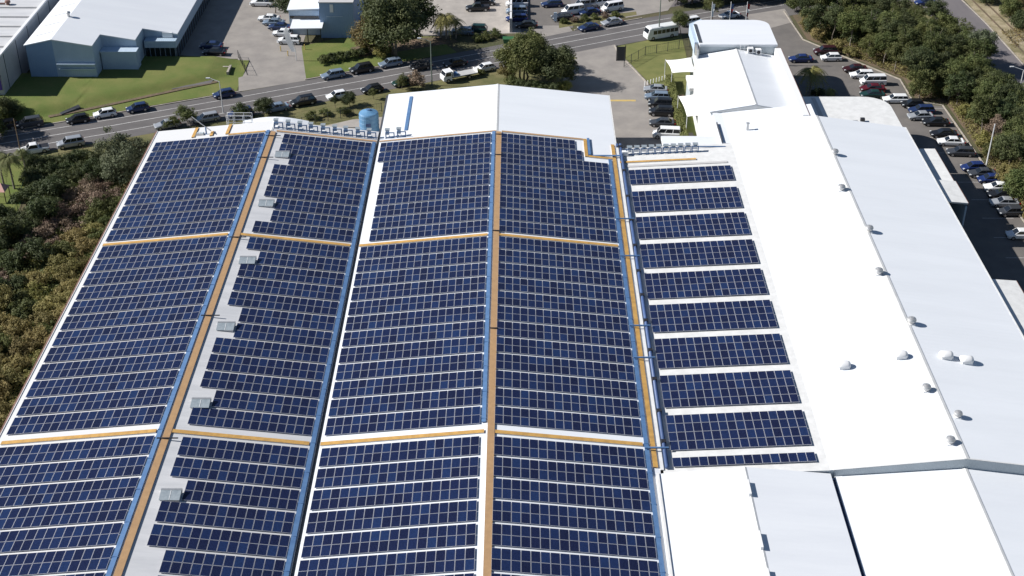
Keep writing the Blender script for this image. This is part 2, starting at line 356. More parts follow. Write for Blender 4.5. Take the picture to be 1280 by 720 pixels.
# valley gutter, eave gutter and ridge caps
b = MB(); b.box(V1-.04, V1+.34, YS, YC, 7.7, 7.84); b.build('valley_gutter', M['gutter'], hall)
b = MB(); b.box(E1-.28, E1-.02, YS, YW, 7.72, 8.02); b.build('eave_gutter', M['brown_trim'], hall)
b = MB(); b.box(V2+.02, V2+.2, 196, YC, 7.6, 7.92); b.build('eave_gutter', M['cap'], hall)
def cap(xr, y0, y1, z, mm, wdt=.28, parent=None, drop=.03, name='ridge_cap'):
    b = MB()
    b.loft([[(xr-wdt,y,z-drop),(xr,y,z+.05),(xr+wdt,y,z-drop),(xr,y,z-.08)] for y in (y0, y1)]); return b.build(name, mm, parent or hall)
cap(R0, 201.8, YC, ZR+.03, M['cap']); cap(R1-.9+.9, 201.6, YW, ZR+.03, M['cap'])
b = MB()
b.box(E1-.02, E1+.06, YS, YW, 8.0, 8.1)
b.build('edge_flashing', M['cap'], hall)
# pale blue cable channel lying on the white north roof
def ontop(x0, x1, y0, y1, lift, th, mm, name, parent=None, label=None, cat=None, group=None, n=1, zf=zroof):
    b = MB()
    xs = [x0 + (x1-x0)*i/n for i in range(n+1)]
    for i in range(n):
        a, c = xs[i], xs[i+1]
        b.slab((a,y0,zf(a)+lift+th),(c,y0,zf(c)+lift+th),(c,y1,zf(c)+lift+th),(a,y1,zf(a)+lift+th), th)
    if parent is None:
        o = b.build(name, mm, origin=((x0+x1)/2, (y0+y1)/2, zf((x0+x1)/2)))
        return tag(o, label, cat, group)
    return b.build(name, mm, parent)
ontop(-18.6, -18.05, 205.0, 218.6, .0, .1, M['tray'], 'cable_channel', None, 'short blue cable channel lying on the bare white north end of the roof', 'cable channel')

# ---- walkways and cable trays
WG = 'walkways across the solar roof'
def walkway(name, x0, x1, y0, y1, mm, label, group=WG, zf=zroof, lift=.12, along='y'):
    o = empty(name, ((x0+x1)/2, (y0+y1)/2, zf((x0+x1)/2)), 0, label, 'walkway', group)
    b = MB(); n = 1
    b.slab((x0,y0,zf(x0)+lift+.05),(x1,y0,zf(x1)+lift+.05),(x1,y1,zf(x1)+lift+.05),(x0,y1,zf(x0)+lift+.05), .05)
    b.build('grating', mm, o)
    b = MB()
    if along == 'y':
        for xx in (x0+.05, x1-.05):
            b.box(xx-.03, xx+.03, y0, y1, zf(xx)+.01, zf(xx)+lift-.003)
    else:
        for yy in (y0+.05, y1-.05):
            b.slab((x0,yy-.03,zf(x0)+lift-.003),(x1,yy-.03,zf(x1)+lift-.003),(x1,yy+.03,zf(x1)+lift-.003),(x0,yy+.03,zf(x0)+lift-.003), lift-.02)
    b.build('support_rail', M['galv'], o)
    return o
walkway('walkway', R0+.02, R0+.84, YS, 201.3, M['brown_walk'], 'brown walkway running along the central ridge, right of its blue cable tray')
walkway('walkway', R1+.05, R1+.82, YS, 201.2, M['brown_walk'], 'brown walkway along the left ridge, between cable tray and grey skylight boxes')
walkway('walkway', 15.42, 15.98, 118.6, 200.6, M['orange_walk'], 'ochre walkway along the right edge of the hall beside the blue pipe')
for nm, y in (('far', 167.65), ('near', 122.55)):
    for (xa, xb, sl) in ((E1+.7, R1-.95, 'leftmost'), (R1+.9, V1-.85, 'second'), (V1+.42, R0-.8, 'third'), (R0+.9, 14.55, 'rightmost')):
        if nm == 'near' and sl == 'third': xb = R0-.35
        walkway('walkway', xa, xb, y-.3, y+.3, M['orange_walk'], f'{"farther" if nm=="far" else "nearer"} ochre cross walkway climbing the {sl} of the four panelled roof slopes', along='x')
def edge_strip(x0, x1, y0, y1, mm, label): walkway('walkway', x0, x1, y0, y1, mm, label, along='x')
edge_strip(-47, R1-.95, 201.2, 201.65, M['orange_walk'], 'thin ochre walkway at the far edge of the leftmost panels, by the crane arm')
edge_strip(R1+.9, V1-.1, 201.35, 201.8, M['brown_walk'], 'brown walkway between the left inverter rack and the farthest panels')
edge_strip(V1+.4, R0-.1, 201.35, 201.7, M['brown_walk'], 'thin brown walkway at the far edge of the third slope, below the bare white roof')
edge_strip(R0+.9, 10.9, 201.3, 201.75, M['brown_walk'], 'brown walkway at the far edge of the rightmost slope, ending at the step')
walkway('walkway', 10.95, 11.5, 195.3, 201.7, M['orange_walk'], 'short ochre walkway stepping back round the missing panels of the right slope')
edge_strip(11.55, 15.38, 195.2, 195.75, M['orange_walk'], 'short ochre walkway between the roof step and the blue pipe')
for x, y0, y1, t in ((-53.2, 201.6, 205.2, 'left of the crane arm, on the white strip'), (-50.2, 201.6, 203.2, 'under the small crane arm'), (-47.6, 201.7, 205.3, 'right of the crane arm, on the white strip')):
    walkway('walkway', x, x+.5, y0, y1, M['orange_walk'], f'stub of ochre walkway {t}')
TG = 'blue cable trays along the ridges and valleys'
def tray(x0, x1, y0, y1, mm, label, lift=.1, zf=zroof, th=.12, brk=()):
    o = empty('cable_tray', ((x0+x1)/2, (y0+y1)/2, zf((x0+x1)/2)), 0, label, 'cable tray', TG)
    b = MB(); b.slab((x0,y0,zf(x0)+lift+th),(x1,y0,zf(x1)+lift+th),(x1,y1,zf(x1)+lift+th),(x0,y1,zf(x0)+lift+th), th); b.build('tray_cover', mm, o)
    y = y0 + .6
    while y < y1-.1:
        b = MB(); b.box(x0-.06, x1+.06, y, y+.08, min(zf(x0),zf(x1))-.02, max(zf(x0),zf(x1))+lift+th+.02); b.build('bracket', M['tray'], o); y += 5.2
tray(R0-.68, R0-.18, 124.2, 201.3, M['tray'], 'blue cable tray hugging the left side of the central brown walkway')
tray(R1-.72, R1-.18, YS, 201.6, M['tray'], 'blue cable tray left of the left ridge walkway')
tray(V1-.70, V1-.18, YS, 201.2, M['tray'], 'blue cable tray beside the dark valley gutter')
tray(14.70, 15.20, YS, 200.6 if False else 195.1, M['tray'], 'blue cable tray at the right edge of the panels, left of the ochre walkway')
b = MB(); b.box(11.55, 11.95, 195.9, 202.0, 8.5, 8.62); b.box(11.55, V2+.5, 195.85, 196.2, 8.3, 8.42)
tag(b.build('cable_tray', M['tray'], origin=(12,198,8)), 'thin blue cable tray turning the corner of the roof step', 'cable tray', TG)
b = MB(); b.box(R0+.2, 11.55, 201.85, 202.05, 8, 8.1) if False else None
# cross-over straps
for (x, ys, sp) in ((R0, (200, 192.6, 168.4, 143.4), 'central'), (R1, (199.3, 191.5, 166.4, 146.2, 120.9), 'left')):
    for k, y in enumerate(ys):
        w_ = (x-.1, x+1.0) if sp == 'central' else (x-.5, x+1.9)
        ordn = ['farthest', 'second farthest', 'third', 'fourth', 'nearest'][k] if not (sp == 'central' and k == 3) else 'nearest'
        b = MB(); b.box(w_[0], w_[1], y, y+.17, zroof(x)+.19, zroof(x)+.26)
        tag(b.build('cable_bridge', M['blackmetal'], origin=((w_[0]+w_[1])/2, y, zroof(x)+.2)), f'{ordn} dark cable bridge crossing the brown {sp} ridge walkway', 'cable bridge', 'dark cable bridges over the ridge walkways')

# ---- skylight boxes on the second slope
SKY_Y = [193.2, 177.6, 161.9, 147.0, 128.9, 112.6]
SKY_Y = [at(352,193,9.9).y, at(332,254,9.9).y, at(308,325.5,9.9).y, at(281,408,9.9).y, at(250,504,9.9).y, at(211,618.5,9.9).y]
for k, y in enumerate(SKY_Y):
    x0 = -38.0
    t = empty('skylight_box', (x0+1, y, zroof(x0+1)), 0, ['farthest', 'second farthest', 'third farthest', 'third nearest', 'second nearest', 'nearest'][k] + ' grey skylight box beside the brown left ridge walkway', 'skylight', 'grey skylight boxes along the left ridge')
    z = zroof(x0+1)
    b = MB(); b.prism([(x0,y-.75),(x0+2.05,y-.75),(x0+2.05,y+.75),(x0,y+.75)], z-.2, z+.2); b.build('housing', M['galv'], t)
    b = MB(); b.add([(x0-.08,y-.85,z+.24),(x0+2.13,y-.85,z+.24),(x0+2.13,y+.5,z+.48),(x0-.08,y+.5,z+.48),(x0-.08,y-.85,z+.20),(x0+2.13,y-.85,z+.20),(x0+2.13,y+.5,z+.44),(x0-.08,y+.5,z+.44)],
          [(0,1,2,3),(7,6,5,4),(0,4,5,1),(1,5,6,2),(2,6,7,3),(3,7,4,0)]); b.build('lid', M['skylid'], t)
    b = MB(); b.box(x0-.1, x0+2.15, y+.52, y+.80, z+.1, z+.52); b.build('hood', M['galv'], t)
    b = MB(); b.slab((x0+1.0,y-.8,z+.28),(x0+1.05,y-.8,z+.28),(x0+1.05,y+.45,z+.50),(x0+1.0,y+.45,z+.50),.02); b.build('divider_bar', M['white'], t)
    b = MB(); b.box(R1+.85, x0-.1, y-.85, y+.55, z+.02, z+.06); b.build('flashing', M['white'], t)

# ---- solar panels
PWID, PLEN, PITCHX, PITCHY = .975, 1.60, 1.003, 1.655
def panel_mat(name, stuff):
    m = bpy.data.materials.new(name); m.use_nodes = True; nt = m.node_tree; N = nt.nodes; L = nt.links; b = N['Principled BSDF']
    b.inputs['Roughness'].default_value = .22; b.inputs['Specular IOR Level'].default_value = .25
    if stuff:
        a = N.new('ShaderNodeAttribute'); a.attribute_name = 'tint'; src = a.outputs['Fac']
    else:
        a = N.new('ShaderNodeObjectInfo'); src = a.outputs['Random']
    cr = N.new('ShaderNodeValToRGB'); e = cr.color_ramp.elements
    e[0].position = 0; e[0].color = (.008,.0105,.034,1); e[1].position = 1; e[1].color = (.012,.028,.088,1)
    for p, c in ((.3,(.0085,.013,.046,1)),(.75,(.010,.019,.064,1)),(.94,(.0115,.025,.082,1))):
        x = cr.color_ramp.elements.new(p); x.color = c
    L.new(src, cr.inputs[0])
    uv = N.new('ShaderNodeUVMap'); uv.uv_map = 'UVMap'
    sep = N.new('ShaderNodeSeparateXYZ'); L.new(uv.outputs[0], sep.inputs[0])
    masks = []
    for ax, off in ((0, 0), (1, 0)):
        d = N.new('ShaderNodeMath'); d.operation = 'DIVIDE'; d.inputs[1].default_value = .1575; L.new(sep.outputs[ax], d.inputs[0])
        fr = N.new('ShaderNodeMath'); fr.operation = 'FRACT'; L.new(d.outputs[0], fr.inputs[0])
        lt = N.new('ShaderNodeMath'); lt.operation = 'LESS_THAN'; lt.inputs[1].default_value = .045; L.new(fr.outputs[0], lt.inputs[0]); masks.append(lt)
    mx = N.new('ShaderNodeMath'); mx.operation = 'MAXIMUM'; L.new(masks[0].outputs[0], mx.inputs[0]); L.new(masks[1].outputs[0], mx.inputs[1])
    ge = N.new('ShaderNodeNewGeometry'); no = N.new('ShaderNodeTexNoise'); no.inputs['Scale'].default_value = 5.5; no.inputs['Detail'].default_value = 1; L.new(ge.outputs['Position'], no.inputs['Vector'])
    hs = N.new('ShaderNodeHueSaturation'); mr = N.new('ShaderNodeMapRange'); mr.inputs[1].default_value = .3; mr.inputs[2].default_value = .7; mr.inputs[3].default_value = .8; mr.inputs[4].default_value = 1.2
    L.new(no.outputs['Fac'], mr.inputs[0]); L.new(mr.outputs[0], hs.inputs['Value']); L.new(cr.outputs[0], hs.inputs['Color'])
    mm = N.new('ShaderNodeMix'); mm.data_type = 'RGBA'; mm.inputs[7].default_value = (.04,.055,.12,1); L.new(hs.outputs[0], mm.inputs[6]); L.new(mx.outputs[0], mm.inputs[0])
    L.new(mm.outputs[2], b.inputs['Base Color'])
    return m
MPAN, MPANS = panel_mat('solar_cells', False), panel_mat('solar_cells_far', True)
MFRM = mat('silver_panel_frame', (.44,.45,.50), .5, .1)
def panel_geo(w_, l_, fr=.024, t=.05):
    hx, hy = w_/2, l_/2; ix, iy = hx-fr, hy-fr
    glass = ([(-ix,-iy,t*.8),(ix,-iy,t*.8),(ix,iy,t*.8),(-ix,iy,t*.8)], [(0,1,2,3)])
    o = [(-hx,-hy),(hx,-hy),(hx,hy),(-hx,hy)]; i_ = [(-ix,-iy),(ix,-iy),(ix,iy),(-ix,iy)]
    v = [(x,y,t) for x,y in o] + [(x,y,t) for x,y in i_] + [(x,y,t*.8) for x,y in i_] + [(x,y,0) for x,y in o]
    f = []
    for k in range(4):
        n = (k+1)%4
        f += [(k,n,4+n,4+k),(4+k,4+n,8+n,8+k),(12+k,12+n,n,k)]
    f += [(15,14,13,12)]
    return glass, (v, f)
GL, FR = panel_geo(PWID, PLEN)
gm = bpy.data.meshes.new('solar_panel'); gm.from_pydata(GL[0], [], GL[1]); gm.materials.append(MPAN)
uvl = gm.uv_layers.new(name='UVMap')
for l in gm.loops: p = gm.vertices[l.vertex_index].co; uvl.data[l.index].uv = (p.x + .4725, p.y + .787)
fm = bpy.data.meshes.new('frame'); fm.from_pydata(FR[0], [], FR[1]); fm.materials.append(MFRM)
slots = []   # (x, y, slope face, col index, row index)
def rows(y_top, n): # list of row centre y for pairs running towards the camera
    out = []
    for k in range(n):
        yt = y_top - 3.648*k
        out.append((yt - .82, k)); out.append((yt - .82 - PITCHY, k))
    return out
SEC = {'up': (200.75, 9, 3.62), 'mid': (167.05, 12, 3.618), 'low': (121.65, 10, 3.648)}
def sec_rows(s):
    yt, n, p = SEC[s]; out = []
    for k in range(n):
        t = yt - p*k; out += [(t-.815, k), (t-.815-1.63, k)]
    return out
for s in SEC:
    for y, k in sec_rows(s):
        for c in range(18): slots.append((-58.9 + .5 + c*1.0, y, 'far left', 17-c))
        notch = {'up': (2,6,7), 'mid': (1,5,6,10), 'low': (2,5,6,9)}[s]
        for c in range(14):
            if k in notch and c < 2: continue
            slots.append((-37.75 + .505 + c*1.01, y, 'second', c))
        c0 = 1 if (s == 'up' and k >= 2) else 0
        for c in range(c0, 18): slots.append((-22.1 + .5 + c*1.0, y, 'third', 17-c))
        nc = 17
        if s == 'up' and k == 0: nc = 12
        if s == 'up' and k == 1: nc = 13
        for c in range(nc): slots.append((-2.45 + .5 + c*1.0, y, 'fourth', c))
def zs(x): return 7.95 + .9*(x-17.6)/16
by = 191.5
SROWS = []
for k in range(9):
    n = 3 if k == 0 else 4; y0 = 191.45 if k == 0 else 184.25 - 8.02*(k-1)
    for r in range(n): SROWS.append(y0 - .81 - r*1.635)
SROWS.append(120.25-.81)
for y in SROWS:
    for c in range(16): slots.append((17.65+.5+c*1.0, y, 'annexe', c))
def zpan(x, f): return (zs(x) if f == 'annexe' else zroof(x)) + .13
def ang(f, x):
    d = .05; g = zs if f == 'annexe' else zroof
    return math.atan2(g(x+d)-g(x-d), 2*d)
info = []
for i, (x, y, f, c) in enumerate(slots):
    p = proj((x, y, zpan(x, f))); inside = 4 < p[0] < 1276 and 0 < p[1] < 716
    info.append((not inside, -p[1], i))
info.sort(); near = set(i for _, _, i in info[:300])
ORD = ['first','second','third','fourth','fifth','sixth','seventh','eighth','ninth','tenth','eleventh','twelfth','thirteenth','fourteenth','fifteenth','sixteenth','seventeenth','eighteenth']
rows_near = {}
for i in near: rows_near.setdefault(slots[i][2], set()).add(round(slots[i][1], 2))
rows_near = {k: sorted(v) for k, v in rows_near.items()}
REF = {'far left': 'left of the left-ridge tray', 'second': 'right of the left-ridge walkway', 'third': 'left of the central walkway', 'fourth': 'right of the central walkway'}
rng = random.Random(3)
B = MB(); tint = []; uvs = []
for i, (x, y, f, c) in enumerate(slots):
    a = ang(f, x); z = zpan(x, f)
    if i in near:
        o = inst('solar_panel', gm, None, (x, y, z), (rng.uniform(-.002,.002), -a, 0))
        rr = rows_near[f].index(round(y, 2))
        tag(o, f'blue solar panel, {ORD[c]} {REF.get(f,"from the left")}, {ORD[rr]} row from bottom', 'solar panel', 'solar panels in the nearest rows')
        inst('frame', fm, o)
    else:
        ca, sa = math.cos(a), math.sin(a)
        jz = rng.uniform(-.004, .004)
        def T(p): return (x + p[0]*ca - p[2]*sa, y + p[1], z + jz + p[0]*sa + p[2]*ca)
        b0 = len(B.v); B.v += [Vector(T(p)) for p in GL[0]]; B.f.append([b0,b0+1,b0+2,b0+3]); B.m.append(0); tt = rng.random(); tint.append(tt)
        b0 = len(B.v); B.v += [Vector(T(p)) for p in FR[0]]
        for ff in FR[1]: B.f.append([b0+q for q in ff]); B.m.append(1); tint.append(tt)
far = B.build('solar_panels', [MPANS, MFRM], fix=False)
tag(far, 'thousands of blue solar panels in paired rows on the farther roof slopes', 'solar panels', None, 'stuff')
at_ = far.data.attributes.new('tint', 'FLOAT', 'FACE'); at_.data.foreach_set('value', tint)
uvl = far.data.uv_layers.new(name='UVMap')
for p in far.data.polygons:
    if p.material_index == 0:
        for k, li in enumerate(p.loop_indices): uvl.data[li].uv = ((0 if k in (0,3) else .88)+.03, (0 if k < 2 else 1.52)+.03)

# ---- annexe with the single panel blocks, and the big white warehouse on the right
wh = empty('warehouse', (50, 165, 0), 0, 'wide white-roofed warehouse filling the right side, turbine vents along its ridge', 'warehouse')
XK, XR, XE = 34.9, 49.7, 64.8
def zw(x):
    if x < XK: return 7.85 + 1.0*(x-16.3)/(XK-16.3)
    if x < XR: return 8.85 + 1.65*(x-XK)/(XR-XK)
    return 10.5 - 2.1*(x-XR)/(XE-XR)
def zs(x): return zw(x)
YF = 117.3
def rslab(x0, x1, y0, y1, zf=zw, t=.12, b=None):
    b = b or MB(); b.slab((x0,y0,zf(x0)),(x1,y0,zf(x1)),(x1,y1,zf(x1)),(x0,y1,zf(x0)), t); return b
rslab(16.55, XK, 117.25, 199.6).build('annexe_roof', M['cap'], wh)
rslab(XK, XR, YF, 211.4).build('roof', M['roof'], wh)
rslab(XR+.001, XE, YF, 206.7).build('roof', M['roof'], wh)
cap(XR, YF, 206.7, 10.54, M['cap'], .35, wh)
b = MB(); b.prism([(16.9,YF+.3),(XE-.4,YF+.3),(XE-.4,206.3),(16.9,199)], 0, 7.7); b.build('wall', M['wall'], wh)
b = MB(); b.add([(16.6,YF+.02,7.6),(XE-.3,YF+.02,7.6),(XE-.3,YF+.02,zw(XE-.3)-.13),(XR,YF+.02,10.36),(XK,YF+.02,8.72),(16.6,YF+.02,7.73)],[(0,1,2,3,4,5)])
b.add([(33,211.3,7.6),(XR,211.3,7.6),(XR,211.3,10.36),(33,211.3,8.7)],[(0,1,2,3)]); b.add([(XR,206.6,7.6),(XE-.3,206.6,7.6),(XE-.3,206.6,8.3),(XR,206.6,10.36)],[(0,1,2,3)])
b.build('gable_wall', M['greyband'], wh)
b = MB(); b.box(XE+.01, XE+.2, YF, 206.7, 8.1, 8.42); b.build('eave_gutter', M['cap'], wh)
# sheet laps down the right slope
b = MB(); b.box(33.3, XK, 199.7, 211.4, 8.5, 8.8); b.box(23.8, 33.3, 199.7, 203.0, 8.0, 8.5); b.build('parapet_roof', M['roof'], wh)
b = MB(); b.slab((17.2,192.7,7.98),(33.4,192.7,8.86),(33.4,193.3,8.86),(17.2,193.3,7.98), .03); b.build('walk_strip', M['concwall'], wh)
# grey fascia wall dropping to the lower near roofs
b = MB(); dz = lambda x: 1.25
b.add([(35.4,YF-.05,7.4),(66,YF-.05,7.4),(66,YF-.05,zw(64.8)-.2),(XR,YF-.05,10.44),(35.4,YF-.05,8.82),(35.4,YF+.0,7.4),(66,YF+.0,7.4),(66,YF+.0,zw(64.8)-.2),(XR,YF+.0,10.44),(35.4,YF+.0,8.82)],
      [(0,1,2,3,4),(9,8,7,6,5),(0,5,6,1),(1,6,7,2),(2,7,8,3),(3,8,9,4),(4,9,5,0)]); b.build('fascia', M['greyband'], wh)
b = MB(); b.slab((35.2,YF-.09,8.91),(XR,YF-.09,10.54),(XR,YF+.1,10.54),(35.2,YF+.1,8.91), .04); b.slab((XR,YF-.09,10.54),(66,YF-.09,8.28),(66,YF+.1,8.28),(XR,YF+.1,10.54), .04); b.build('coping', M['cap'], wh)
# awnings low on the right side
b = MB(); b.box(65.05, 68.6, 189.3, 201.3, 6.85, 7.1); b.build('awning', M['cap'], wh)
b = MB(); b.slab((65.05,182,7.75),(68.6,182,7.45),(68.6,189.2,7.45),(65.05,189.2,7.75),.25); b.build('awning', M['cap'], wh)
b = MB(); b.slab((65.05,146,7.75),(68.9,146,7.45),(68.9,159.6,7.45),(65.05,159.6,7.75),.25); b.build('awning', M['cap'], wh)
b = MB()
for y0, y1 in ((182,201.3),(146,159.6)): b.box(68.3, 68.55, y0, y1, 0, 6.8)
b.build('side_wall', M['bluewall'], wh)
b = MB()
for (y0, y1, x_) in ((189.3,201.3,68.61),(182.0,189.2,68.61),(146,159.6,68.91)): b.box(x_, x_+.08, y0, y1, 6.98, 7.08 if x_ < 68.7 and y1 > 195 else 7.44)
b.build('red_trim', M['brown_trim'], wh)
yy_ = at(820, 201.5, 8.2).y
walkway('walkway', 16.5, 28.6, yy_-.25, yy_+.25, M['orange_walk'], 'ochre walkway in front of the right rack of ten inverters', zf=zw, along='x')
# rounded white canopy behind the right slope
def rounded(x0, x1, y0, y1, r, corners):
    pts = []
    for (cx, cy, a0, key) in ((x1-r,y0+r,-90,'se'),(x1-r,y1-r,0,'ne'),(x0+r,y1-r,90,'nw'),(x0+r,y0+r,180,'sw')):
        if key in corners:
            pts += [(cx+r*math.cos(R(a0+k*15)), cy+r*math.sin(R(a0+k*15))) for k in range(7)]
        else: pts.append({'se':(x1,y0),'ne':(x1,y1),'nw':(x0,y1),'sw':(x0,y0)}[key])
    return pts
b = MB(); b.prism(rounded(49.9, 65.3, 206.8, 222.0, 4.2, ('ne',)), 6.5, 7.1); b.build('canopy', M['cap'], wh)
b = MB(); b.prism(rounded(50.2, 64.9, 206.8, 221.6, 4.0, ('ne',)), 0, 6.45); b.build('canopy_wall', M['wall'], wh)
b = MB(); b.box(52.0, 52.7, 207, 221.5, 7.11, 7.14); b.build('canopy_strip', M['hedge'] if False else M['concwall'], wh)

# north gabled wing and office
nw = empty('north_wing', (41, 223, 0), 0, 'small white gabled wing joining the grey office to the big warehouse', 'building wing')
def zn(x): return 10.3 - 1.35*abs(x-40.5)/7.6
rslab(32.6, 40.5, 211.5, 236.1, zn).build('roof', M['roof'], nw); rslab(40.501, 47.6, 211.5, 236.1, zn).build('roof', M['roof'], nw)
cap(40.5, 211.5, 236.1, 10.34, M['cap'], .25, nw)
b = MB(); b.box(33, 47.9, 211.6, 236, 0, 8.8); b.build('wall', M['wall'], nw)
b = MB(); b.box(47.62, 48.7, 206.9, 236.1, 8.0, 10.5); b.build('parapet', M['white'], nw)
b = MB(); b.box(48.72, 48.78, 206.9, 236.1, 10.3, 10.52); b.build('parapet_trim', M['brown_trim'], nw)
b = MB()
b.add([(33,211.45,7.7),(47.6,211.45,7.7),(47.6,211.45,9.0),(40.5,211.45,10.2),(33,211.45,8.9)],[(0,1,2,3,4)]); b.build('end_flashing', M['cap'], nw)
of = empty('office_building', (41, 243, 0), 0, 'flat-roofed pale grey office with rounded corners, beside the flagpoles', 'office building')
OP = rounded(33.7, 48.1, 236.2, 248.7, 2.6, ('ne','nw'))
b = MB(); b.prism(OP, 10.75, 11.15); b.build('roof', M['roof_lilac'], of)
b = MB(); b.prism(rounded(33.9, 47.9, 236.4, 248.5, 2.5, ('ne','nw')), 0, 10.74); b.build('wall', M['greyband'], of)
b = MB(); b.prism([(33.0,237.6),(33.7,237.6),(33.7,246.5),(35.8,248.9),(35.4,249.4),(33.0,247)], 8.8, 11.0); b.build('curved_screen', M['pale_blue'], of)
b = MB(); b.box(33.72, 34.25, 237.0, 246.2, 11.16, 11.26); b.build('roof_edge_trim', M['gutter'], of)
b = MB(); b.box(33.1, 33.4, 234.5, 237.4, 3, 10.8); b.build('downpipe', M['galv'], of)
for k, x in enumerate((43.0, 44.5)):
    t = empty('air_conditioner', (x, 235.4, zn(x)), 0, f'{"left" if k==0 else "right"} of two white air conditioners against the grey office wall', 'air conditioner', 'air conditioners behind the gabled wing')
    b = MB(); b.box(x-.5, x+.5, 234.9, 235.9, zn(x)+.15, zn(x)+1.0); b.build('casing', M['white'], t)
    b = MB(); b.tube((x, 234.88, zn(x)+.58), (x, 234.82, zn(x)+.58), .32, n=14); b.build('fan_grille', M['blackmetal'], t)
    b = MB(); b.box(x-.45, x-.3, 235, 235.8, zn(x)-.1, zn(x)+.149); b.box(x+.3, x+.45, 235, 235.8, zn(x)-.1, zn(x)+.149); b.build('foot', M['galv'], t)
b = MB()
for x in (41.2, 41.9, 42.6):
    b.tube((x,235.7,9.9),(x,235.7,11.3),.04); 
for z in (10.5, 11.2): b.box(41.1, 42.7, 235.66, 235.74, z, z+.06)
tag(b.build('access_ladder', M['white'], origin=(41.9,235.7,9.9)), 'white rail ladder against the office wall at the gable peak', 'ladder')

# near right workshop roofs
ws = empty('workshop', (33, 95, 0), 0, 'low white and pale grey gabled workshop roofs in the bottom right corner', 'workshop')
def zb(x): return 8.35 + 1.05*(x-15.7)/9.6 if x < 25.3 else 9.4 - .95*(x-25.3)/9.7
def za(x): return 8.0 + 1.2*(x-35.5)/(XR-35.5) + 0 if x < XR else 9.2 - 2.1*(x-XR)/15
rslab(15.65, 25.3, YS, 117.15, zb).build('roof', M['roof'], ws)
rslab(25.301, 34.95, YS, 117.15, zb).build('roof', M['roof_lilac'], ws)
rslab(35.45, XR, YS, 117.2, za).build('roof', M['roof'], ws); rslab(XR+.001, 64.8, YS, 117.2, za).build('roof', M['roof'], ws)
cap(XR, YS, 117.2, 9.24, M['cap'], .3, ws); cap(25.3, YS, 117.1, 9.43, M['cap'], .2, ws)
b = MB(); b.box(34.96, 35.44, YS, 117.2, 7.6, 7.7); b.build('box_gutter', M['tray_dark'], ws)
b = MB(); b.box(16, 64.4, YS+.4, 116.8, 0, 7.6); b.build('wall', M['wall'], ws)
b = MB()
for y0, y1 in ((at(934,603,9.4).y, at(938,621,9.4).y), (at(948,667,9.4).y, at(951,688,9.4).y), (100.8, 98.9)):
    b.box(25.05, 25.35, y1, y0, 9.44, 9.85)
b.build('ridge_upstand', M['white'], ws)
b = MB(); b.prism([(15.64, YS), (15.64,117.15), (15.9,117.15), (15.9,YS)], 8.0, 8.55); b.build('edge_flashing', M['cap'], ws)

# dark blue pipe line in the hall/annexe valley
p = empty('pipe_run', (17.0, 157, 8.2), 0, 'long dark blue pipe lying in the valley beside the ochre walkway, with black clamps', 'pipe')
b = MB(); b.tube((16.95,118.4,8.22),(16.95,200.4,8.22), .24, n=10); b.build('pipe', M['tray_dark'], p, smooth=True)
for y in [199,190.5,182,174.6,167.2,160.2,154,147.8,141,134.8,128.4,122.6]:
    b = MB(); b.box(16.66, 17.24, y, y+.55, 8.0, 8.52); b.build('clamp', M['blackmetal'], p)
for k, y in enumerate([175.0, 164.3, 146.6, 139.4, 121.5]):
    b = MB(); b.box(14.7, 17.4, y, y+.18, 8.42, 8.58)
    tag(b.build('cable_bridge', M['tray'] if k != 2 else M['tray'], origin=(16,y,8.5)), f'{["farthest","second farthest","middle","second nearest","nearest"][k]} blue cable bridge from panels to the right valley pipe', 'cable bridge', 'blue cable bridges over the right valley')
b = MB(); b.slab((16.2,118.3,8.0),(16.6,118.3,8.0),(16.6,200.5,8.0),(16.2,200.5,8.0), .1); b.build('valley_flashing', M['cap'], hall)
b = MB(); b.box(16.25, 16.56, 199.7, 200.6, 7.0, 8.3); b.build('end_plate', M['tray_dark'], hall)
# ================================================================== buildings across the road
ba = empty('showroom_building', (-81, 262, 0), 0, 'blue-clad showroom with pale stepped roof and dark shopfront glass, on the lawn', 'showroom')
def zA(x): return 7.55 + 1.15*(x+93.9)/5.2 if x < -88.7 else 8.7 - .169*(x+88.7)
FA = [(-93.9,-81.1,244.6),(-81.1,-74.4,250.6),(-74.4,-67.9,256.9)]
YB = 300
b = MB()
b.slab((-94.2,244.4,zA(-94.2)),(-88.7,244.4,8.7),(-88.7,YB,8.7),(-94.2,YB,zA(-94.2)), .2); b.build('roof', M['roof'], ba)
b = MB()
for x0, x1, y in ((-88.699,-81.1,244.4),(-81.1,-74.4,250.3),(-74.4,-67.6,256.4)):
    b.slab((x0,y,zA(x0)),(x1,y,zA(x1)),(x1,YB,zA(x1)),(x0,YB,zA(x0)), .2)
b.build('roof', M['roof_lilac'], ba)
b = MB(); b.prism([(-93.9,244.6),(-88.7,244.6),(-88.7,YB-.5),(-93.9,YB-.5)], 0, lambda p: zA(p[0])-.22); b.build('wall', M['bluewall_d'], ba)
b = MB(); b.prism([(-88.69,244.6),(-81.1,244.6),(-81.1,YB-.6),(-88.69,YB-.6)], 0, lambda p: zA(p[0])-.22)
b.prism([(-81.09,250.6),(-74.4,250.6),(-74.4,YB-.6),(-81.09,YB-.6)], 0, lambda p: zA(p[0])-.22)
b.prism([(-74.39,256.9),(-68.4,256.9),(-68.4,YB-.6),(-74.39,YB-.6)], 0, lambda p: zA(p[0])-.22)
b.build('wall', M['bluewall'], ba)
b = MB(); b.box(-88.4,-81.0,243.9,244.58,3.6,3.85); b.box(-88.2,-81.2,244.2,244.58,2.6,2.75); b.build('sill_band', M['pale_blue'], ba)
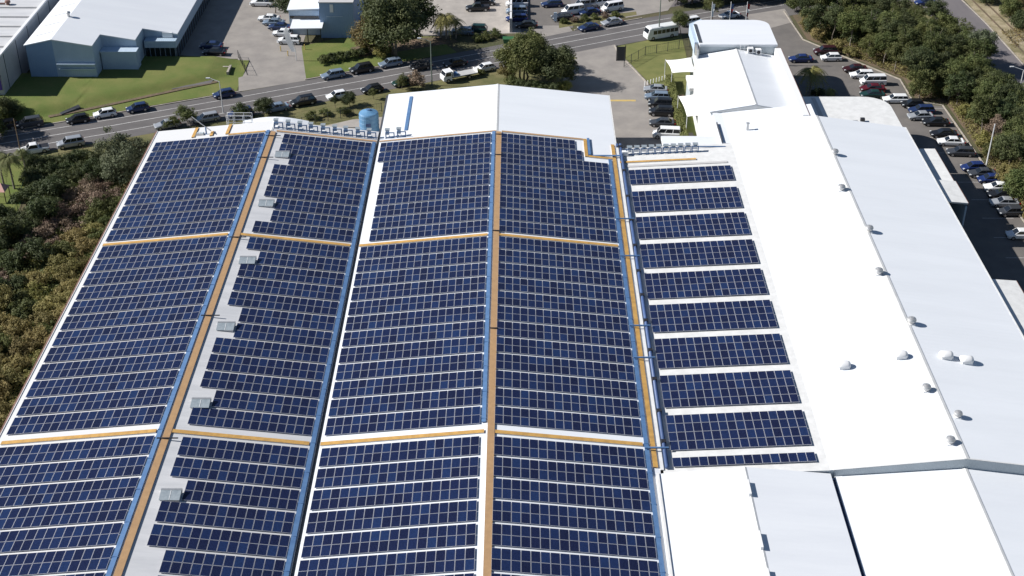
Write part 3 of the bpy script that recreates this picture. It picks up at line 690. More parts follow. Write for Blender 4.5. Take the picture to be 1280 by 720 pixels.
# lower annexe in the middle step
b = MB(); b.prism([(-80.9,248.2),(-74.0,248.2),(-74.0,250.58),(-80.9,250.58)], 0, 4.6); b.build('lower_annexe', M['bluewall'], ba)
b = MB(); b.box(-81,-73.9,248.0,250.58,4.61,4.75); b.build('annexe_roof', M['pale_blue'], ba)
b = MB(); b.box(-74.0,-67.7,254.6,256.88,2.9,4.3); b.box(-68.39,-67.7,256.88,YB,2.9,zA(-68)-.25); b.build('parapet', M['bluewall'], ba)
b = MB(); b.box(-70.6,-68.6,256.3,256.7,4.4,5.4); b.build('sign_panel', M['white'], ba)
b = MB()
b.box(-74.1,-68.0,254.9,254.95,.15,2.85); b.build('window', M['glass'], ba)
b = MB(); b.box(-67.98,-67.93,255.0,YB,.15,2.85); b.build('window', M['glass'], ba)
b = MB()
for k in range(7): b.box(-74.1+k*1.0, -74.05+k*1.0, 254.84, 254.895, .1, 2.88)
b.box(-74.1,-67.9,254.83,254.89,0,.14)
for k in range(22): b.box(-67.925, -67.90, 255.0+k*2.0, 255.05+k*2.0, .1, 2.88)
b.build('mullion', M['pale_blue'], ba)
t = empty('roof_vent', (-88.5, 252, 8.7), 0, 'small grey turbine vent on the ridge of the blue showroom', 'roof vent')
vx, vy, _ = at(90,15,9.3); 
b = MB(); b.tube((-88.7,256.5,8.6),(-88.7,256.5,9.2),.3); b.build('base_tube', M['galv'], t)
b = MB(); b.lathe((-88.7,256.5,9.2), [(.3,0),(.5,.2),(.45,.45),(.1,.6)], 12); b.build('turbine', M['galv'], t, smooth=True)
b = MB()
for y in (248.5, 253.6, 258.8, 264): b.slab((-93,y,zA(-93)+.05),(-89.6,y+.35,zA(-89.6)+.05),(-89.6,y+.5,zA(-89.6)+.05),(-93,y+.15,zA(-93)+.05), .04)
b.build('roof_batten', M['concwall'], ba)

bb = empty('grey_warehouse', (-112, 262, 0), 0, 'pale tilt-panel warehouse with ribbed roof, in the far left corner', 'warehouse')
b = MB(); b.prism([(-135,236),(-96.3,236),(-96.3,320),(-135,320)], 0, 7.9); b.build('wall', M['concwall'], bb)
b = MB(); b.slab((-135,236.3,7.6+.5),(-96.9,236.3,7.93),(-96.9,320,7.93),(-135,320,8.1), .02); b.build('roof', M['roof_old'], bb)
b = MB()
for k in range(16): b.box(-134,-97,237+k*5.2,237.3+k*5.2,7.96,8.2)
b.build('roof_seam', M['concwall'], bb)
b = MB(); b.box(-96.9,-96.3,236,320,7.91,8.25); b.build('parapet', M['white'], bb)
b = MB()
for k in range(11): b.box(-96.29,-96.22,239+k*7.2,239.12+k*7.2,0,7.9)
b.build('panel_joint', M['gutter'], bb)
b = MB(); b.box(-110,-96.5,235.8,235.98,2.0,7.6); b.build('purple_panel', M['purple'], bb)
t = empty('roof_vent', (-101,283,8), 0, 'brown roof ventilator on the far left grey warehouse roof', 'roof vent')
q = at(10,5,8.1); b = MB(); b.lathe((q.x,q.y,7.95), [(.35,0),(.35,.4),(.6,.5),(.5,.9),(.15,1.0)], 12); b.build('cowl', M['brown_trim'], t)
b = MB(); b.box(q.x-2.2, q.x-.6, q.y-.15, q.y+.15, 8.1, 8.35); b.build('duct', M['brown_trim'], t)

# stepped office beside the street trees
bo = empty('stepped_office', (-40, 272, 0), 0, 'small office with white stepped roof and blue side wall, beside the flag sign', 'office building')
q0, q1 = at(370,8,7.0), at(404,-6,7.0)
b = MB(); b.slab((-47.5,268.6,5.6),(-40.6,268.6,5.9),(-40.6,284,6.9),(-47.5,284,6.2), .2); b.build('roof', M['roof'], bo)
b = MB(); b.prism([(-47.2,268.9),(-40.9,268.9),(-40.9,283.5),(-47.2,283.5)], 0, 5.4); b.build('wall', M['pale_blue'], bo)
b = MB(); b.box(-47.0,-41.0,268.8,268.86,3.6,4.2); b.build('window', M['glass'], bo)
b = MB(); b.slab((-46.5,264.6,3.1),(-39.9,264.6,3.2),(-39.9,268.8,3.55),(-46.5,268.8,3.5), .18); b.build('porch_roof', M['roof'], bo)
b = MB()
for x in (-46.1,-43,-40.3): b.box(x-.08,x+.08,264.9,265.05,0,2.95)
b.build('post', M['darkpost'], bo)
b = MB(); b.prism([(-40.58,267.3),(-33.6,267.3),(-33.6,290),(-40.58,290)], 0, 7.6); b.build('blue_wing', M['bluewall_d'], bo)
b = MB(); b.box(-40.7,-33.5,267.1,290,7.61,7.8); b.build('wing_roof', M['concwall'], bo)
b = MB(); b.box(-38.4,-37.7,267.2,267.28,5.6,7.3); b.build('wing_window', M['white'], bo)
b = MB(); b.box(-39.2,-35.8,267.22,267.28,4.6,4.75); b.build('sign_strip', M['pale_blue'], bo)

# white boundary wall between the two yards
t = empty('boundary_wall', (-1.2, 290, 0), 0, 'tall white wall between the two yards at the top centre', 'wall')
b = MB(); b.box(-1.35,-1.0,270.5,318,0,3.0); b.build('wall_panel', M['white'], t)
b = MB()
for k in range(12): b.box(-1.45,-.9,270.4+k*4.2,270.75+k*4.2,0,3.1)
b.build('pier', M['concwall'], t)
# depot row buildings past the yards (their fronts only just enter the frame)
for (x0, x1, y, h, mm, lab) in ((-21,-6,309,5,'brown_trim','low red-brown depot shed at the top edge behind the concrete yard'),
                                (40,58,306,5,'concwall','grey shed in the shade at the top edge, behind the flagpoles')):
    t = empty('depot_shed', ((x0+x1)/2, y+8, 0), 0, lab, 'shed')
    b = MB(); b.box(x0,x1,y,y+16,0,h); b.build('wall', M[mm], t)
    b = MB(); b.slab((x0-.4,y-.5,h+.1),(x1+.4,y-.5,h+.1),(x1+.4,y+16.5,h+1.3),(x0-.4,y+16.5,h+1.3),.15); b.build('roof', M['roof_old'], t)
    b = MB(); b.box((x0+x1)/2-2,(x0+x1)/2+2,y-.06,y-.01,0,3.6); b.build('roller_door', M['galv'], t)

# ---- shade sails and small roofs beside the office
SG = 'white shade sails beside the office'
def sail(pts, lab):
    c = sum((Vector(p) for p in pts), Vector())/4
    t = empty('shade_sail', (c.x, c.y, 0), 0, lab, 'shade sail', SG)
    b = MB(); n = 8; P = [Vector(p) for p in pts]; idx = {}
    for i in range(n+1):
        for j in range(n+1):
            u, v = i/n, j/n
            sag = .35*math.sin(math.pi*u)*math.sin(math.pi*v)
            e = .10*(math.sin(math.pi*u)*(abs(v-.5)*2) + math.sin(math.pi*v)*(abs(u-.5)*2))
            p = P[0]*(1-u)*(1-v)+P[1]*u*(1-v)+P[2]*u*v+P[3]*(1-u)*v
            p = p + (Vector((c.x, c.y, p.z))-p)*e
            b.v.append(p - Vector((0,0,sag))); idx[i,j] = len(b.v)-1
    for i in range(n):
        for j in range(n): b.f.append([idx[i,j],idx[i+1,j],idx[i+1,j+1],idx[i,j+1]]); b.m.append(0)
    o = b.build('sail_cloth', M['white_sail'], t, smooth=True, fix=False); md = o.modifiers.new('thickness','SOLIDIFY'); md.thickness = .03
    for p in P:
        b = MB(); b.tube((p.x,p.y,0),(p.x,p.y,p.z+.15),.07); b.build('post', M['polepale'], t)
sail([(29.6,241.2,3.4),(33.9,239.2,4.4),(33.8,246.0,4.6),(28.9,247.0,3.6)], 'white pointed shade sail over the lawn corner, nearer the street')
sail([(30.3,220.9,3.7),(34.6,220.6,3.9),(34.4,231.0,4.1),(29.6,229.4,3.8)], 'large white shade sail over the courtyard, nearer the inverters')
t = empty('entry_pod', (33, 235, 0), 0, 'white boxy entrance porch between the two shade sails', 'porch')
b = MB(); b.box(31.9,34.6,232.2,238.2,3.6,4.2); b.build('roof', M['white'], t)
b = MB(); b.box(32.1,34.5,232.4,238.0,0,3.59); b.build('wall', M['greyband'], t)
b = MB(); b.box(32.5,34.2,232.34,232.39,.2,3.0); b.build('door_panel', M['roof_lilac'], t)
t = empty('side_annexe', (33.5, 207, 0), 0, 'low white lean-to between courtyard and the big warehouse', 'lean-to')
b = MB(); b.slab((31.2,203.2,7.0),(33.3,203.2,8.4),(33.3,231,8.6),(32.3,231,8.0), .2); b.build('roof', M['roof'], t)
b = MB(); b.prism([(31.8,203.3),(32.9,203.3),(32.9,230.6),(32.5,230.6)], 0, 6.7); b.build('wall', M['white'], t)
b = MB(); b.box(33.35,33.5,199.8,207,8.62,9.2); b.build('dark_edge', M['gutter'], t)
def picnic(x, y, lab):
    t = empty('picnic_table', (x, y, 0), 0, lab, 'picnic table', 'picnic tables in the courtyard')
    b = MB(); b.box(x-.9,x+.9,y-.4,y+.4,.7,.76); b.build('table_top', M['timber'], t)
    for s in (-1,1):
        b = MB(); b.box(x-.9,x+.9,y+s*.75-.14,y+s*.75+.14,.42,.47); b.build('bench', M['timber'], t)
        b = MB(); b.box(x+s*.65-.05,x+s*.65+.05,y-.7,y+.7,0,.41); b.build('leg', M['timber'], t)
picnic(32.8,218.4,'timber picnic table just in front of the large shade sail'); picnic(30.6,236.6,'timber picnic table beside the white entrance porch')

# ---- inverters
def inverter(x, y, z, lab, grp, w_=.62, fr=1.0, mm='white'):
    t = empty('inverter_cabinet', (x, y, z), 0, lab, 'inverter', grp)
    b = MB(); b.box(x-w_/2, x+w_/2, y-.18, y+.18, z+.45, z+1.25); b.build('cabinet', M[mm], t)
    b = MB(); b.slab((x-w_/2-.1,y-.35,z+1.36),(x+w_/2+.1,y-.35,z+1.36),(x+w_/2+.1,y+.3,z+1.46),(x-w_/2-.1,y+.3,z+1.46), .05); b.build('sun_hood', M['skylid'], t)
    yf = y-.62 if fr > 1.2 else y-.28; xo = .45 if fr > 1.2 else 0; fw = fr if fr < 1.2 else 1.35
    for s in (-1,1):
        b = MB(); b.box(x+xo+s*fw/2-.08, x+xo+s*fw/2+.08, yf-.06, yf+.06, z-.05, z+1.12); b.build('leg', M['tray'], t)  # blue cast of the light on legs and rails is put into their colour
    for zz in (z+.12, z+.98):
        b = MB(); b.box(x+xo-fw/2+.081, x+xo+fw/2-.081, yf-.05, yf+.05, zz, zz+.14); b.build('frame_rail', M['tray'], t)
    b = MB(); b.box(x-w_/2+.05, x+w_/2-.05, y-.5, y+.5, z+.02, z+.10); b.build('plinth', M['white'], t)
for k in range(10):
    x = 18.2 + 1.17*k
    inverter(x, 197.3, zs(x), f'white inverter, {ORD[k]} from the left in the right-hand rack of ten', 'white inverters in the right rack', .66, .95)
for k, (px, py) in enumerate([(346,157),(361,158.5),(375.5,160.5),(389,163),(404,165.5),(418.5,168),(432,170.5),(447,172.5),(461,174.5)]):
    x = at(px, 160, 9.5).x + .1
    inverter(x, 203.2, zroof(x), f'grey-blue framed inverter, {ORD[k]} from the left in the left rack', 'framed inverters in the left rack', .6, 1.75, 'pale_blue')
for k, x in enumerate((-21.2, -19.3)):
    inverter(x, 203.2, zroof(x), f'{"left" if k==0 else "right"} of two framed inverters just right of the valley gutter', 'pair of inverters right of the valley', .6, 1.75, 'pale_blue')
tag(MB().box(17.0,18.0,196.6,197.3,8.0,8.7).build('switch_box', M['white'], origin=(17.5,197,8)), 'white switch box at the left end of the right inverter rack', 'switch box')
t = MB(); t.box(28.9,33.8,198.4,198.55,8.75,8.9)
tag(t.build('conduit', M['tray'], origin=(31,198.4,8.8)), 'blue conduit running right from the right inverter rack', 'conduit')
# crane arm and rooftop gear on the left white strip
t = empty('davit_arm', (-50, 203, 9), 0, 'small grey davit arm on the far left roof strip between ochre stubs', 'davit arm')
b = MB(); b.tube((-50.9,202.6,zroof(-50.9)),(-50.9,202.6,zroof(-50.9)+1.3),.12); b.build('mast', M['tray'], t)
b = MB(); b.tube((-50.9,202.6,10.2),(-53.2,203.6,11.6),.07); b.tube((-50.9,202.6,10.2),(-50.0,202.2,9.7),.09); b.build('boom', M['galv'], t)
t = empty('roof_hatch', (-52,203,9), 0, 'low grey roof hatch left of the small davit arm', 'roof hatch')
b = MB(); b.box(-52.5,-51.3,202.2,203.0,8.7,9.1); b.build('hatch_frame', M['galv'], t); b = MB(); b.box(-52.4,-51.4,202.3,202.9,9.11,9.15); b.build('hatch_lid', M['greyband'], t)
t = empty('access_ladder', (-46.5,205.6,9), 0, 'white cage rail at the top of the roof access ladder', 'ladder')
b = MB()
for x in (-48.0,-46.9,-45.3,-43.9):
    for y in (205.6,206.6): b.tube((x,y,8.4),(x,y,10.9),.045)
for z in (9.6,10.2,10.9): b.tube((-48,205.6,z),(-43.9,205.6,z),.04); b.tube((-48,206.6,z),(-43.9,206.6,z),.04)
b.build('rail', M['white'], t)
# small curved white roof behind the left ridge
t = empty('porch_roof', (-40, 208, 0), 0, 'small curved white roof behind the left ridge end', 'porch roof')
b = MB(); secs = []
for k in range(9):
    x = -46 + 11*k/8; z = 8.2 + .9*math.sin(math.pi*(k/8)*.9+.2)
    secs.append([(x,205.6,z),(x,209.4,z-.2),(x,209.4,z-.4),(x,205.6,z-.2)])
b.loft(secs); b.build('curved_sheet', M['roof'], t)
b = MB(); b.box(-45.6,-35.4,205.7,209.0,0,7.9); b.build('wall', M['wall'], t)
b = MB(); b.box(-35.38,-34.9,206.5,209,2,6.5); b.build('blue_door', M['bluewall'], t)

# ---- roof ventilators
def vent(px, py, lab, s=1.0, z=10.5, grp='turbine ventilators along the warehouse ridge'):
    p = at(px, py, z); x, y = p.x, p.y; zb_ = zw(x)
    t = empty('turbine_vent', (x, y, zb_), 0, lab, 'roof vent', grp)
    b = MB(); b.box(x-.42*s,x+.42*s,y-.42*s,y+.42*s,zb_-.1,zb_+.12); b.build('base_plate', M['white'], t)
    b = MB(); b.tube((x,y,zb_+.1),(x,y,zb_+.32*s),.34*s,n=14); b.build('throat', M['galv'], t, smooth=False)
    b = MB(); b.lathe((x,y,zb_+.3*s), [(.34*s,0),(.54*s,.12*s),(.60*s,.32*s),(.50*s,.54*s),(.2*s,.68*s)], 20); o = b.build('turbine', M['galv'], t)
for k, (px, py) in enumerate([(1043,193),(1051.5,237),(1086,289),(1098,342),(1139,404)]):
    vent(px, py, f'silver turbine vent on the warehouse ridge, {ORD[k]} from the far end', 1.0)
vent(1157,489,'silver turbine vent just left of the ridge, below the white roof domes', .95, 10.3)
vent(1197,521,'small silver turbine vent just right of the ridge, second nearest', .85, 10.35)
vent(1187,555,'silver turbine vent nearest the grey fascia wall', .95, 10.3)
def dome(px, py, lab):
    p = at(px, py, 9.8); x, y = p.x, p.y; z = zw(x)
    t = empty('roof_dome', (x, y, z), 0, lab, 'roof dome', 'white roof exhaust domes')
    b = MB(); b.box(x-.62,x+.62,y-.55,y+.55,z-.1,z+.32); b.build('curb', M['white'], t)
    b = MB(); secs = []
    for xx, r in ((-.85,.42),(-.7,.6),(-.3,.66),(.35,.66),(.65,.56),(.75,.42)):
        secs.append([(x+xx, y+r*math.cos(a)*1.0, z+.33+max(0,r*.85*math.sin(a))) for a in [math.pi*i/8 for i in range(9)]])
    b.loft(secs); b.build('hood', M['white'], t, smooth=True)
dome(1055,456,'white exhaust dome on the bright slope, leftmost of four'); dome(1125,450,'white exhaust dome on the bright slope, just left of the ridge')
dome(1182,449,'white exhaust dome on the shaded slope, left of an adjoining pair'); dome(1208,452,'white exhaust dome on the shaded slope, rightmost of four')
t = empty('flue', (*at(933,163,8.8)[:2], 8.8), 0, 'square white flue standing alone on the bright roof', 'flue')
q = at(934,164,9.0); b = MB(); b.box(q.x-.18,q.x+.18,q.y-.18,q.y+.18,zw(q.x)-.1,zw(q.x)+1.2); b.build('stack', M['galv'], t); b = MB(); b.box(q.x-.26,q.x+.26,q.y-.26,q.y+.26,zw(q.x)+1.21,zw(q.x)+1.3); b.build('cap', M['galv'], t)
q = at(1078,151,7.2); t = empty('exhaust_vent', (q.x,q.y,7.1), 0, 'small black exhaust vent on the rounded white canopy', 'roof vent')
b = MB(); b.box(q.x-.35,q.x+.35,q.y-.3,q.y+.3,7.11,7.7); b.build('box', M['blackmetal'], t); b = MB(); b.box(q.x-1.6,q.x-.8,q.y-.15,q.y+.15,7.11,7.25); b.build('base_strip', M['galv'], t)

# ---- water tank
t = empty('water_tank', (-26.3, 221.6, 0), 0, 'round blue water tank beside the white hall roof', 'water tank')
b = MB(); b.lathe((-26.3,221.6,0), [(1.75,0),(1.75,3.9),(1.6,4.15),(.4,4.6)], 28); b.build('tank_body', M['tank'], t)
b = MB()
for z in (.8,1.6,2.4,3.2): b.lathe((-26.3,221.6,z), [(1.76,0),(1.79,.04),(1.76,.08)], 28)
b.build('rib', M['tank'], t)
b = MB(); b.lathe((-26.3,221.6,4.58), [(.38,0),(.38,.15),(.1,.2)], 14); b.build('lid', M['tray'], t)
b = MB(); b.box(-26.7,-25.8,219.78,219.86,2.1,2.7); b.build('label_plate', M['tray_dark'], t)
t = empty('pump_frame', (-29.3, 220.6, 0), 0, 'dark pump frame left of the blue water tank', 'pump frame')
b = MB()
for x in (-30.2,-28.7):
    for y in (220,221.2): b.tube((x,y,0),(x,y,1.4),.05)
b.box(-30.25,-28.65,219.95,220.05,1.3,1.4); b.box(-30.25,-28.65,221.15,221.25,1.3,1.4); b.build('frame', M['darkpost'], t)
b = MB(); b.tube((-30,220.6,.5),(-28.9,220.6,.5),.28); b.build('pump', M['tray_dark'], t)

# ================================================================== street furniture
def pole(name, bpx, h, lab, cat, mm='pole', r=.14, arm=None, lean=(0,0), base=None, grp=None):
    p = base or at(*bpx, 0); t = empty(name, (p.x, p.y, 0), 0, lab, cat, grp)
    top = Vector((p.x+lean[0], p.y+lean[1], h))
    b = MB(); b.tube((p.x,p.y,0), top, r, r*.6); b.build('shaft', M[mm], t)
    if arm == 'lamp':
        b = MB(); b.tube(top, top+Vector((-1.8,.4,.5)), .06); b.build('arm', M[mm], t)
        b = MB(); b.box(top.x-2.5,top.x-1.75,top.y+.25,top.y+.6,top.z+.42,top.z+.58); b.build('lamp_head', M['polepale'], t)
    if arm == 'cross':
        b = MB(); b.box(top.x-.9,top.x+.9,top.y-.07,top.y+.07,h-.7,h-.55); b.build('crossarm', M['timber'], t)
        b = MB()
        for xx in (-.8,-.3,.3,.8): b.tube((top.x+xx,top.y,h-.55),(top.x+xx,top.y,h-.3),.05)
        b.build('insulator', M['white'], t)
    return t
pole('power_pole', (540,107), 9.0, 'tall grey-green street pole standing behind the white flatbed truck', 'power pole', arm='lamp')
pole('power_pole', (823,49), 10.5, 'tall slim pole in front of the white bus', 'power pole')
pole('street_lamp', (279,141), 6.2, 'street lamp leaning over the roof strip, beside the dark blue car', 'street lamp', 'polepale', .11, arm='lamp')
pole('power_pole', (28,200), 7.8, 'thin dark pole between the white ute and the palms', 'power pole', 'timber', .12)
pole('light_pole', (1233,206), 7.5, 'pale light pole at the edge of the car park trees', 'light pole', 'polepale', .16, lean=(.2,.4))
pole('light_pole', (1271,128), 6.5, 'pale light pole on the far side of the tree belt, by the side road', 'light pole', 'polepale', .14, arm='lamp')
for k, (px, lab, cols) in enumerate(((886,'flagpole with furled white flag, leftmost of three','www'),(909,'flagpole with navy and red flag, middle of three','nrw'),(929,'flagpole with red and white flag, rightmost of three','rww'))):
    p = at(px, 27, 8.5) if False else at(px, 56, 4); t = empty('flagpole', (p.x, 253.5, 0), 0, lab, 'flagpole', 'flagpoles outside the office')
    x = p.x; b = MB(); b.tube((x,253.5,0),(x,253.5,13.0),.08,.05); b.build('shaft', M['white'], t)
    b = MB()
    for j in range(10):
        z = 12.6 - j*.26; b.add([(x+.08,253.5,z),(x+.62-.03*j,253.5+.15*math.sin(j),z-.06),(x+.58-.03*j,253.5+.15*math.sin(j+1),z-.34),(x+.08,253.5,z-.26)], [(0,1,2,3)], 0 if j < 4 else (1 if j < 7 else 0))
    mm = {'w': M['white'], 'n': M['tray_dark'], 'r': M['taillamp']}
    b.build('flag', [mm[cols[0]], mm[cols[1]]], t, fix=False)
# flag sign by the driveway
t = empty('feather_banner', (*at(370.5,76,0)[:2], 0), 0, 'tall white feather banner on the lawn corner by the parked cars', 'banner')
p = at(370.5,76,0); b = MB(); b.tube((p.x,p.y,0),(p.x,p.y,2.6),.07); b.tube((p.x,p.y,2.6),(p.x-1.5,p.y+.3,7.2),.05); b.build('pole', M['polepale'], t)
b = MB(); n = 10; L_ = []; Rr = []
for i in range(n+1):
    u = i/n; cx = p.x-.12-1.45*u; z = 1.9+5.2*u; w_ = .95*math.sin(math.pi*min(1,.18+u*.78))**.6
    L_.append((cx-w_, p.y+.12+.3*u, z-.4*u)); Rr.append((cx+.1, p.y+.02+.3*u, z))
for i in range(n): b.add([L_[i],Rr[i],Rr[i+1],L_[i+1]], [(0,1,2,3)])
o = b.build('banner_cloth', M['white'], t, fix=False); md = o.modifiers.new('thickness','SOLIDIFY'); md.thickness = .03
# sign panels beside the driveway gate and lawn
t = empty('sliding_gate', (*at(778,78,0)[:2],0), 0, 'dark slatted sliding gate beside the office lawn', 'gate')
p = at(775,76,0); b = MB(); b.box(p.x-.6,p.x+.9,p.y-.06,p.y+.06,.1,3.0); b.build('panel', M['darkpost'], t)
b = MB()
for dx in (-.7,1.0): b.box(p.x+dx-.08,p.x+dx+.08,p.y-.1,p.y+.1,0,3.3)
b.build('post', M['blackmetal'], t)
def fence(pts, h, lab, mm, name='fence', sp=2.4, bars=8, grp=None, cat='fence', slat=.03):
    P = [Vector((p[0],p[1],0)) for p in pts]; t = empty(name, P[0], 0, lab, cat, grp)
    b = MB(); bp = MB()
    for a, c in zip(P, P[1:]):
        d = c-a; n = max(1, round(d.length/sp)); u = d.normalized()
        for i in range(n+1):
            q = a + d*i/n; bp.tube(q, q+Vector((0,0,h+.08)), .06, n=6)
        for z in (h*.12, h-.05): b.tube(a+Vector((0,0,z)), c+Vector((0,0,z)), .03, n=5)
        m_ = int(d.length/.45)
        for i in range(m_): q = a+d*(i+.5)/m_; b.tube(q+Vector((0,0,h*.12)), q+Vector((0,0,h-.06)), .014, n=4, cap=False)
    b.build('rail', M[mm], t); bp.build('post', M[mm], t)
fence([at(780,84,0),(26.0,258),(35.5,262.5)], 1.9, 'dark steel fence round the office lawn by the bus', 'darkpost')
fence([(-41,223.5),(-30,229),(-22.5,232)], 1.7, 'thin dark mesh fence along the verge behind the water tank yard', 'darkpost')
fence([(-61,222.5),(-50,227.5)], 1.2, 'short wire fence section behind the far left roof corner', 'darkpost')
fence([at(32,236,0), at(19.5,273,0), at(-30,272,0)], 1.7, 'green mesh fence round the garden lawn at the left edge', 'greenfence')
fence([at(34,236,0), at(60,205,0), at(120,190,0)], 1.4, 'dark timber fence between the scrub and the street verge', 'timber')
# hedge
t = empty('hedge', (30,231,0), 0, 'long clipped hedge strip between parked cars and the courtyard', 'hedge')
b = MB(); rng = random.Random(11)
for i in range(5200):
    y = rng.uniform(203.5,245); f = rng.random(); xx = 29.55 + (245-y)*.004
    if f < .6: c = Vector((xx+rng.uniform(-.62,.62), y, 1.5+rng.uniform(-.1,.1)))
    else: c = Vector((xx+rng.choice((-.66,.66))+rng.uniform(-.08,.08), y, rng.uniform(.1,1.5)))
    a = Vector((rng.uniform(-1,1),rng.uniform(-1,1),rng.uniform(-.4,.4))).normalized()*.11; d = a.cross(Vector((rng.uniform(-1,1),rng.uniform(-1,1),1))).normalized()*.10
    b.add([c-a-d,c+a-d,c+a+d,c-a+d], [(0,1,2,3)])
b.build('foliage', M['hedge'], t, fix=False)
b = MB(); b.box(29.1,30.2,203.6,244.9,.02,1.4); b.build('inner_branches', M['hedge'], t)
# dark mulch beside hedge
sheet('garden_path', [(30.6,205),(32.4,205),(31.7,222),(30.9,222)], .06, M['asphalt_d'])
for k in range(9):
    p = at(806+3.6*k, 107-1.05*k, 0)
    t = empty('bollard', (p.x,p.y,0), 0, f'short white bollard at the lawn edge, {ORD[k]} from the left', 'bollard', 'white bollards between lawn and parked cars')
    b = MB(); b.tube((p.x,p.y,0),(p.x,p.y,.85),.09,n=8); b.build('shaft', M['white'], t)
    b = MB(); b.lathe((p.x,p.y,.85),[(.10,0),(.07,.06),(.02,.08)],8); b.build('cap', M['white'], t)
# yellow posts near the street driveway
for k, (px, py) in enumerate(((351,64),(360,70),(381,62))):
    p = at(px, py, 0); t = empty('bollard', (p.x,p.y,0), 0, f'yellow post by the lawn corner near the feather banner, {ORD[k]} from the left', 'bollard', 'yellow posts near the banner')
    b = MB(); b.tube((p.x,p.y,0),(p.x,p.y,1.1),.1,n=8); b.build('shaft', M['ypaint'], t)
# bins
p = at(636,57,0); t = empty('skip_bin', (p.x,p.y,0), 0, 'green skip bin on the verge behind the bushy tree', 'skip bin')
b = MB(); b.loft([[(p.x-.9,p.y-.7,.15),(p.x+.9,p.y-.7,.15),(p.x+.9,p.y+.7,.15),(p.x-.9,p.y+.7,.15)],[(p.x-1.2,p.y-.8,1.6),(p.x+1.2,p.y-.8,1.6),(p.x+1.2,p.y+.8,1.6),(p.x-1.2,p.y+.8,1.6)]]); b.build('bin_body', M['greenfence'], t)
b = MB(); b.box(p.x-1.25,p.x+1.25,p.y-.85,p.y+.85,1.61,1.68); b.build('lid', M['greenfence'], t)
p = at(694,28,0); t = empty('totem_sign', (p.x,p.y,0), 0, 'small teal and white totem sign at the yard corner', 'sign')
b = MB(); b.box(p.x-.35,p.x+.35,p.y-.1,p.y+.1,.3,2.2); b.build('panel', M['pale_blue'], t); b = MB(); b.box(p.x-.1,p.x+.1,p.y-.06,p.y+.06,0,.29); b.build('post', M['darkpost'], t)
# garden shelter at the left edge
p = at(3,250,0); t = empty('garden_shelter', (p.x,p.y,0), 0, 'small salmon-tiled garden shelter on the left edge lawn', 'shelter')
b = MB(); b.add([(p.x-1.8,p.y-1.3,2.1),(p.x+1.2,p.y-1.3,2.1),(p.x+1.2,p.y+1.3,2.1),(p.x-1.8,p.y+1.3,2.1),(p.x-.9,p.y,3.1),(p.x+.3,p.y,3.1)],[(0,1,5,4),(1,2,5),(2,3,4,5),(3,0,4),(3,2,1,0)]); b.build('roof', M['pink'], t)
for sx in (-1.6,1.0):
    for sy in (-1.1,1.1): b = MB(); b.box(p.x+sx-.06,p.x+sx+.06,p.y+sy-.06,p.y+sy+.06,0,2.09); b.build('post', M['timber'], t)

# ================================================================== vehicles
def paint_mat(name, c, metal=.0):
    return mat(name, c, .32, metal, spec=.6)
PAINT = {'white': paint_mat('white_car_paint', (.72,.73,.74)), 'silver': paint_mat('silver_car_paint', (.38,.40,.43), .35), 'black': paint_mat('black_car_paint', (.012,.013,.016)),
 'navy': paint_mat('navy_car_paint', (.016,.032,.095)), 'blue': paint_mat('blue_car_paint', (.013,.028,.115)), 'lblue': paint_mat('pale_blue_car_paint', (.20,.26,.34), .25),
 'grey': paint_mat('dark_grey_car_paint', (.055,.060,.070), .2), 'red': paint_mat('red_car_paint', (.085,.006,.012)), 'maroon': paint_mat('maroon_car_paint', (.035,.008,.012)),
 'green': paint_mat('dark_green_car_paint', (.010,.038,.034)), 'teal': paint_mat('teal_car_paint', (.03,.09,.12))}
WORD = {'lblue': 'pale blue', 'grey': 'dark grey'}
TYPES = {  # L, W, H, hood z, belt z, windscreen base, roof front, roof rear, rear glass base, tail z
 'sedan': (4.75,1.84,1.45,.86,.93, 1.15,.35,-1.05,-1.75,.98),
 'hatch': (4.2,1.78,1.50,.88,.95, 1.10,.35,-1.45,-1.98,.97),
 'wagon': (4.75,1.84,1.52,.86,.94, 1.15,.40,-1.95,-2.28,.96),
 'suv':   (4.75,1.92,1.76,1.02,1.10, 1.25,.60,-1.90,-2.28,1.12),
 'van':   (4.9,1.92,2.0,1.05,1.18, 1.75,1.05,-2.35,-2.43,1.2),
 'ute':   (5.2,1.90,1.76,1.02,1.08, 1.20,.55,-.62,-.88,1.08),
}
CM = {}
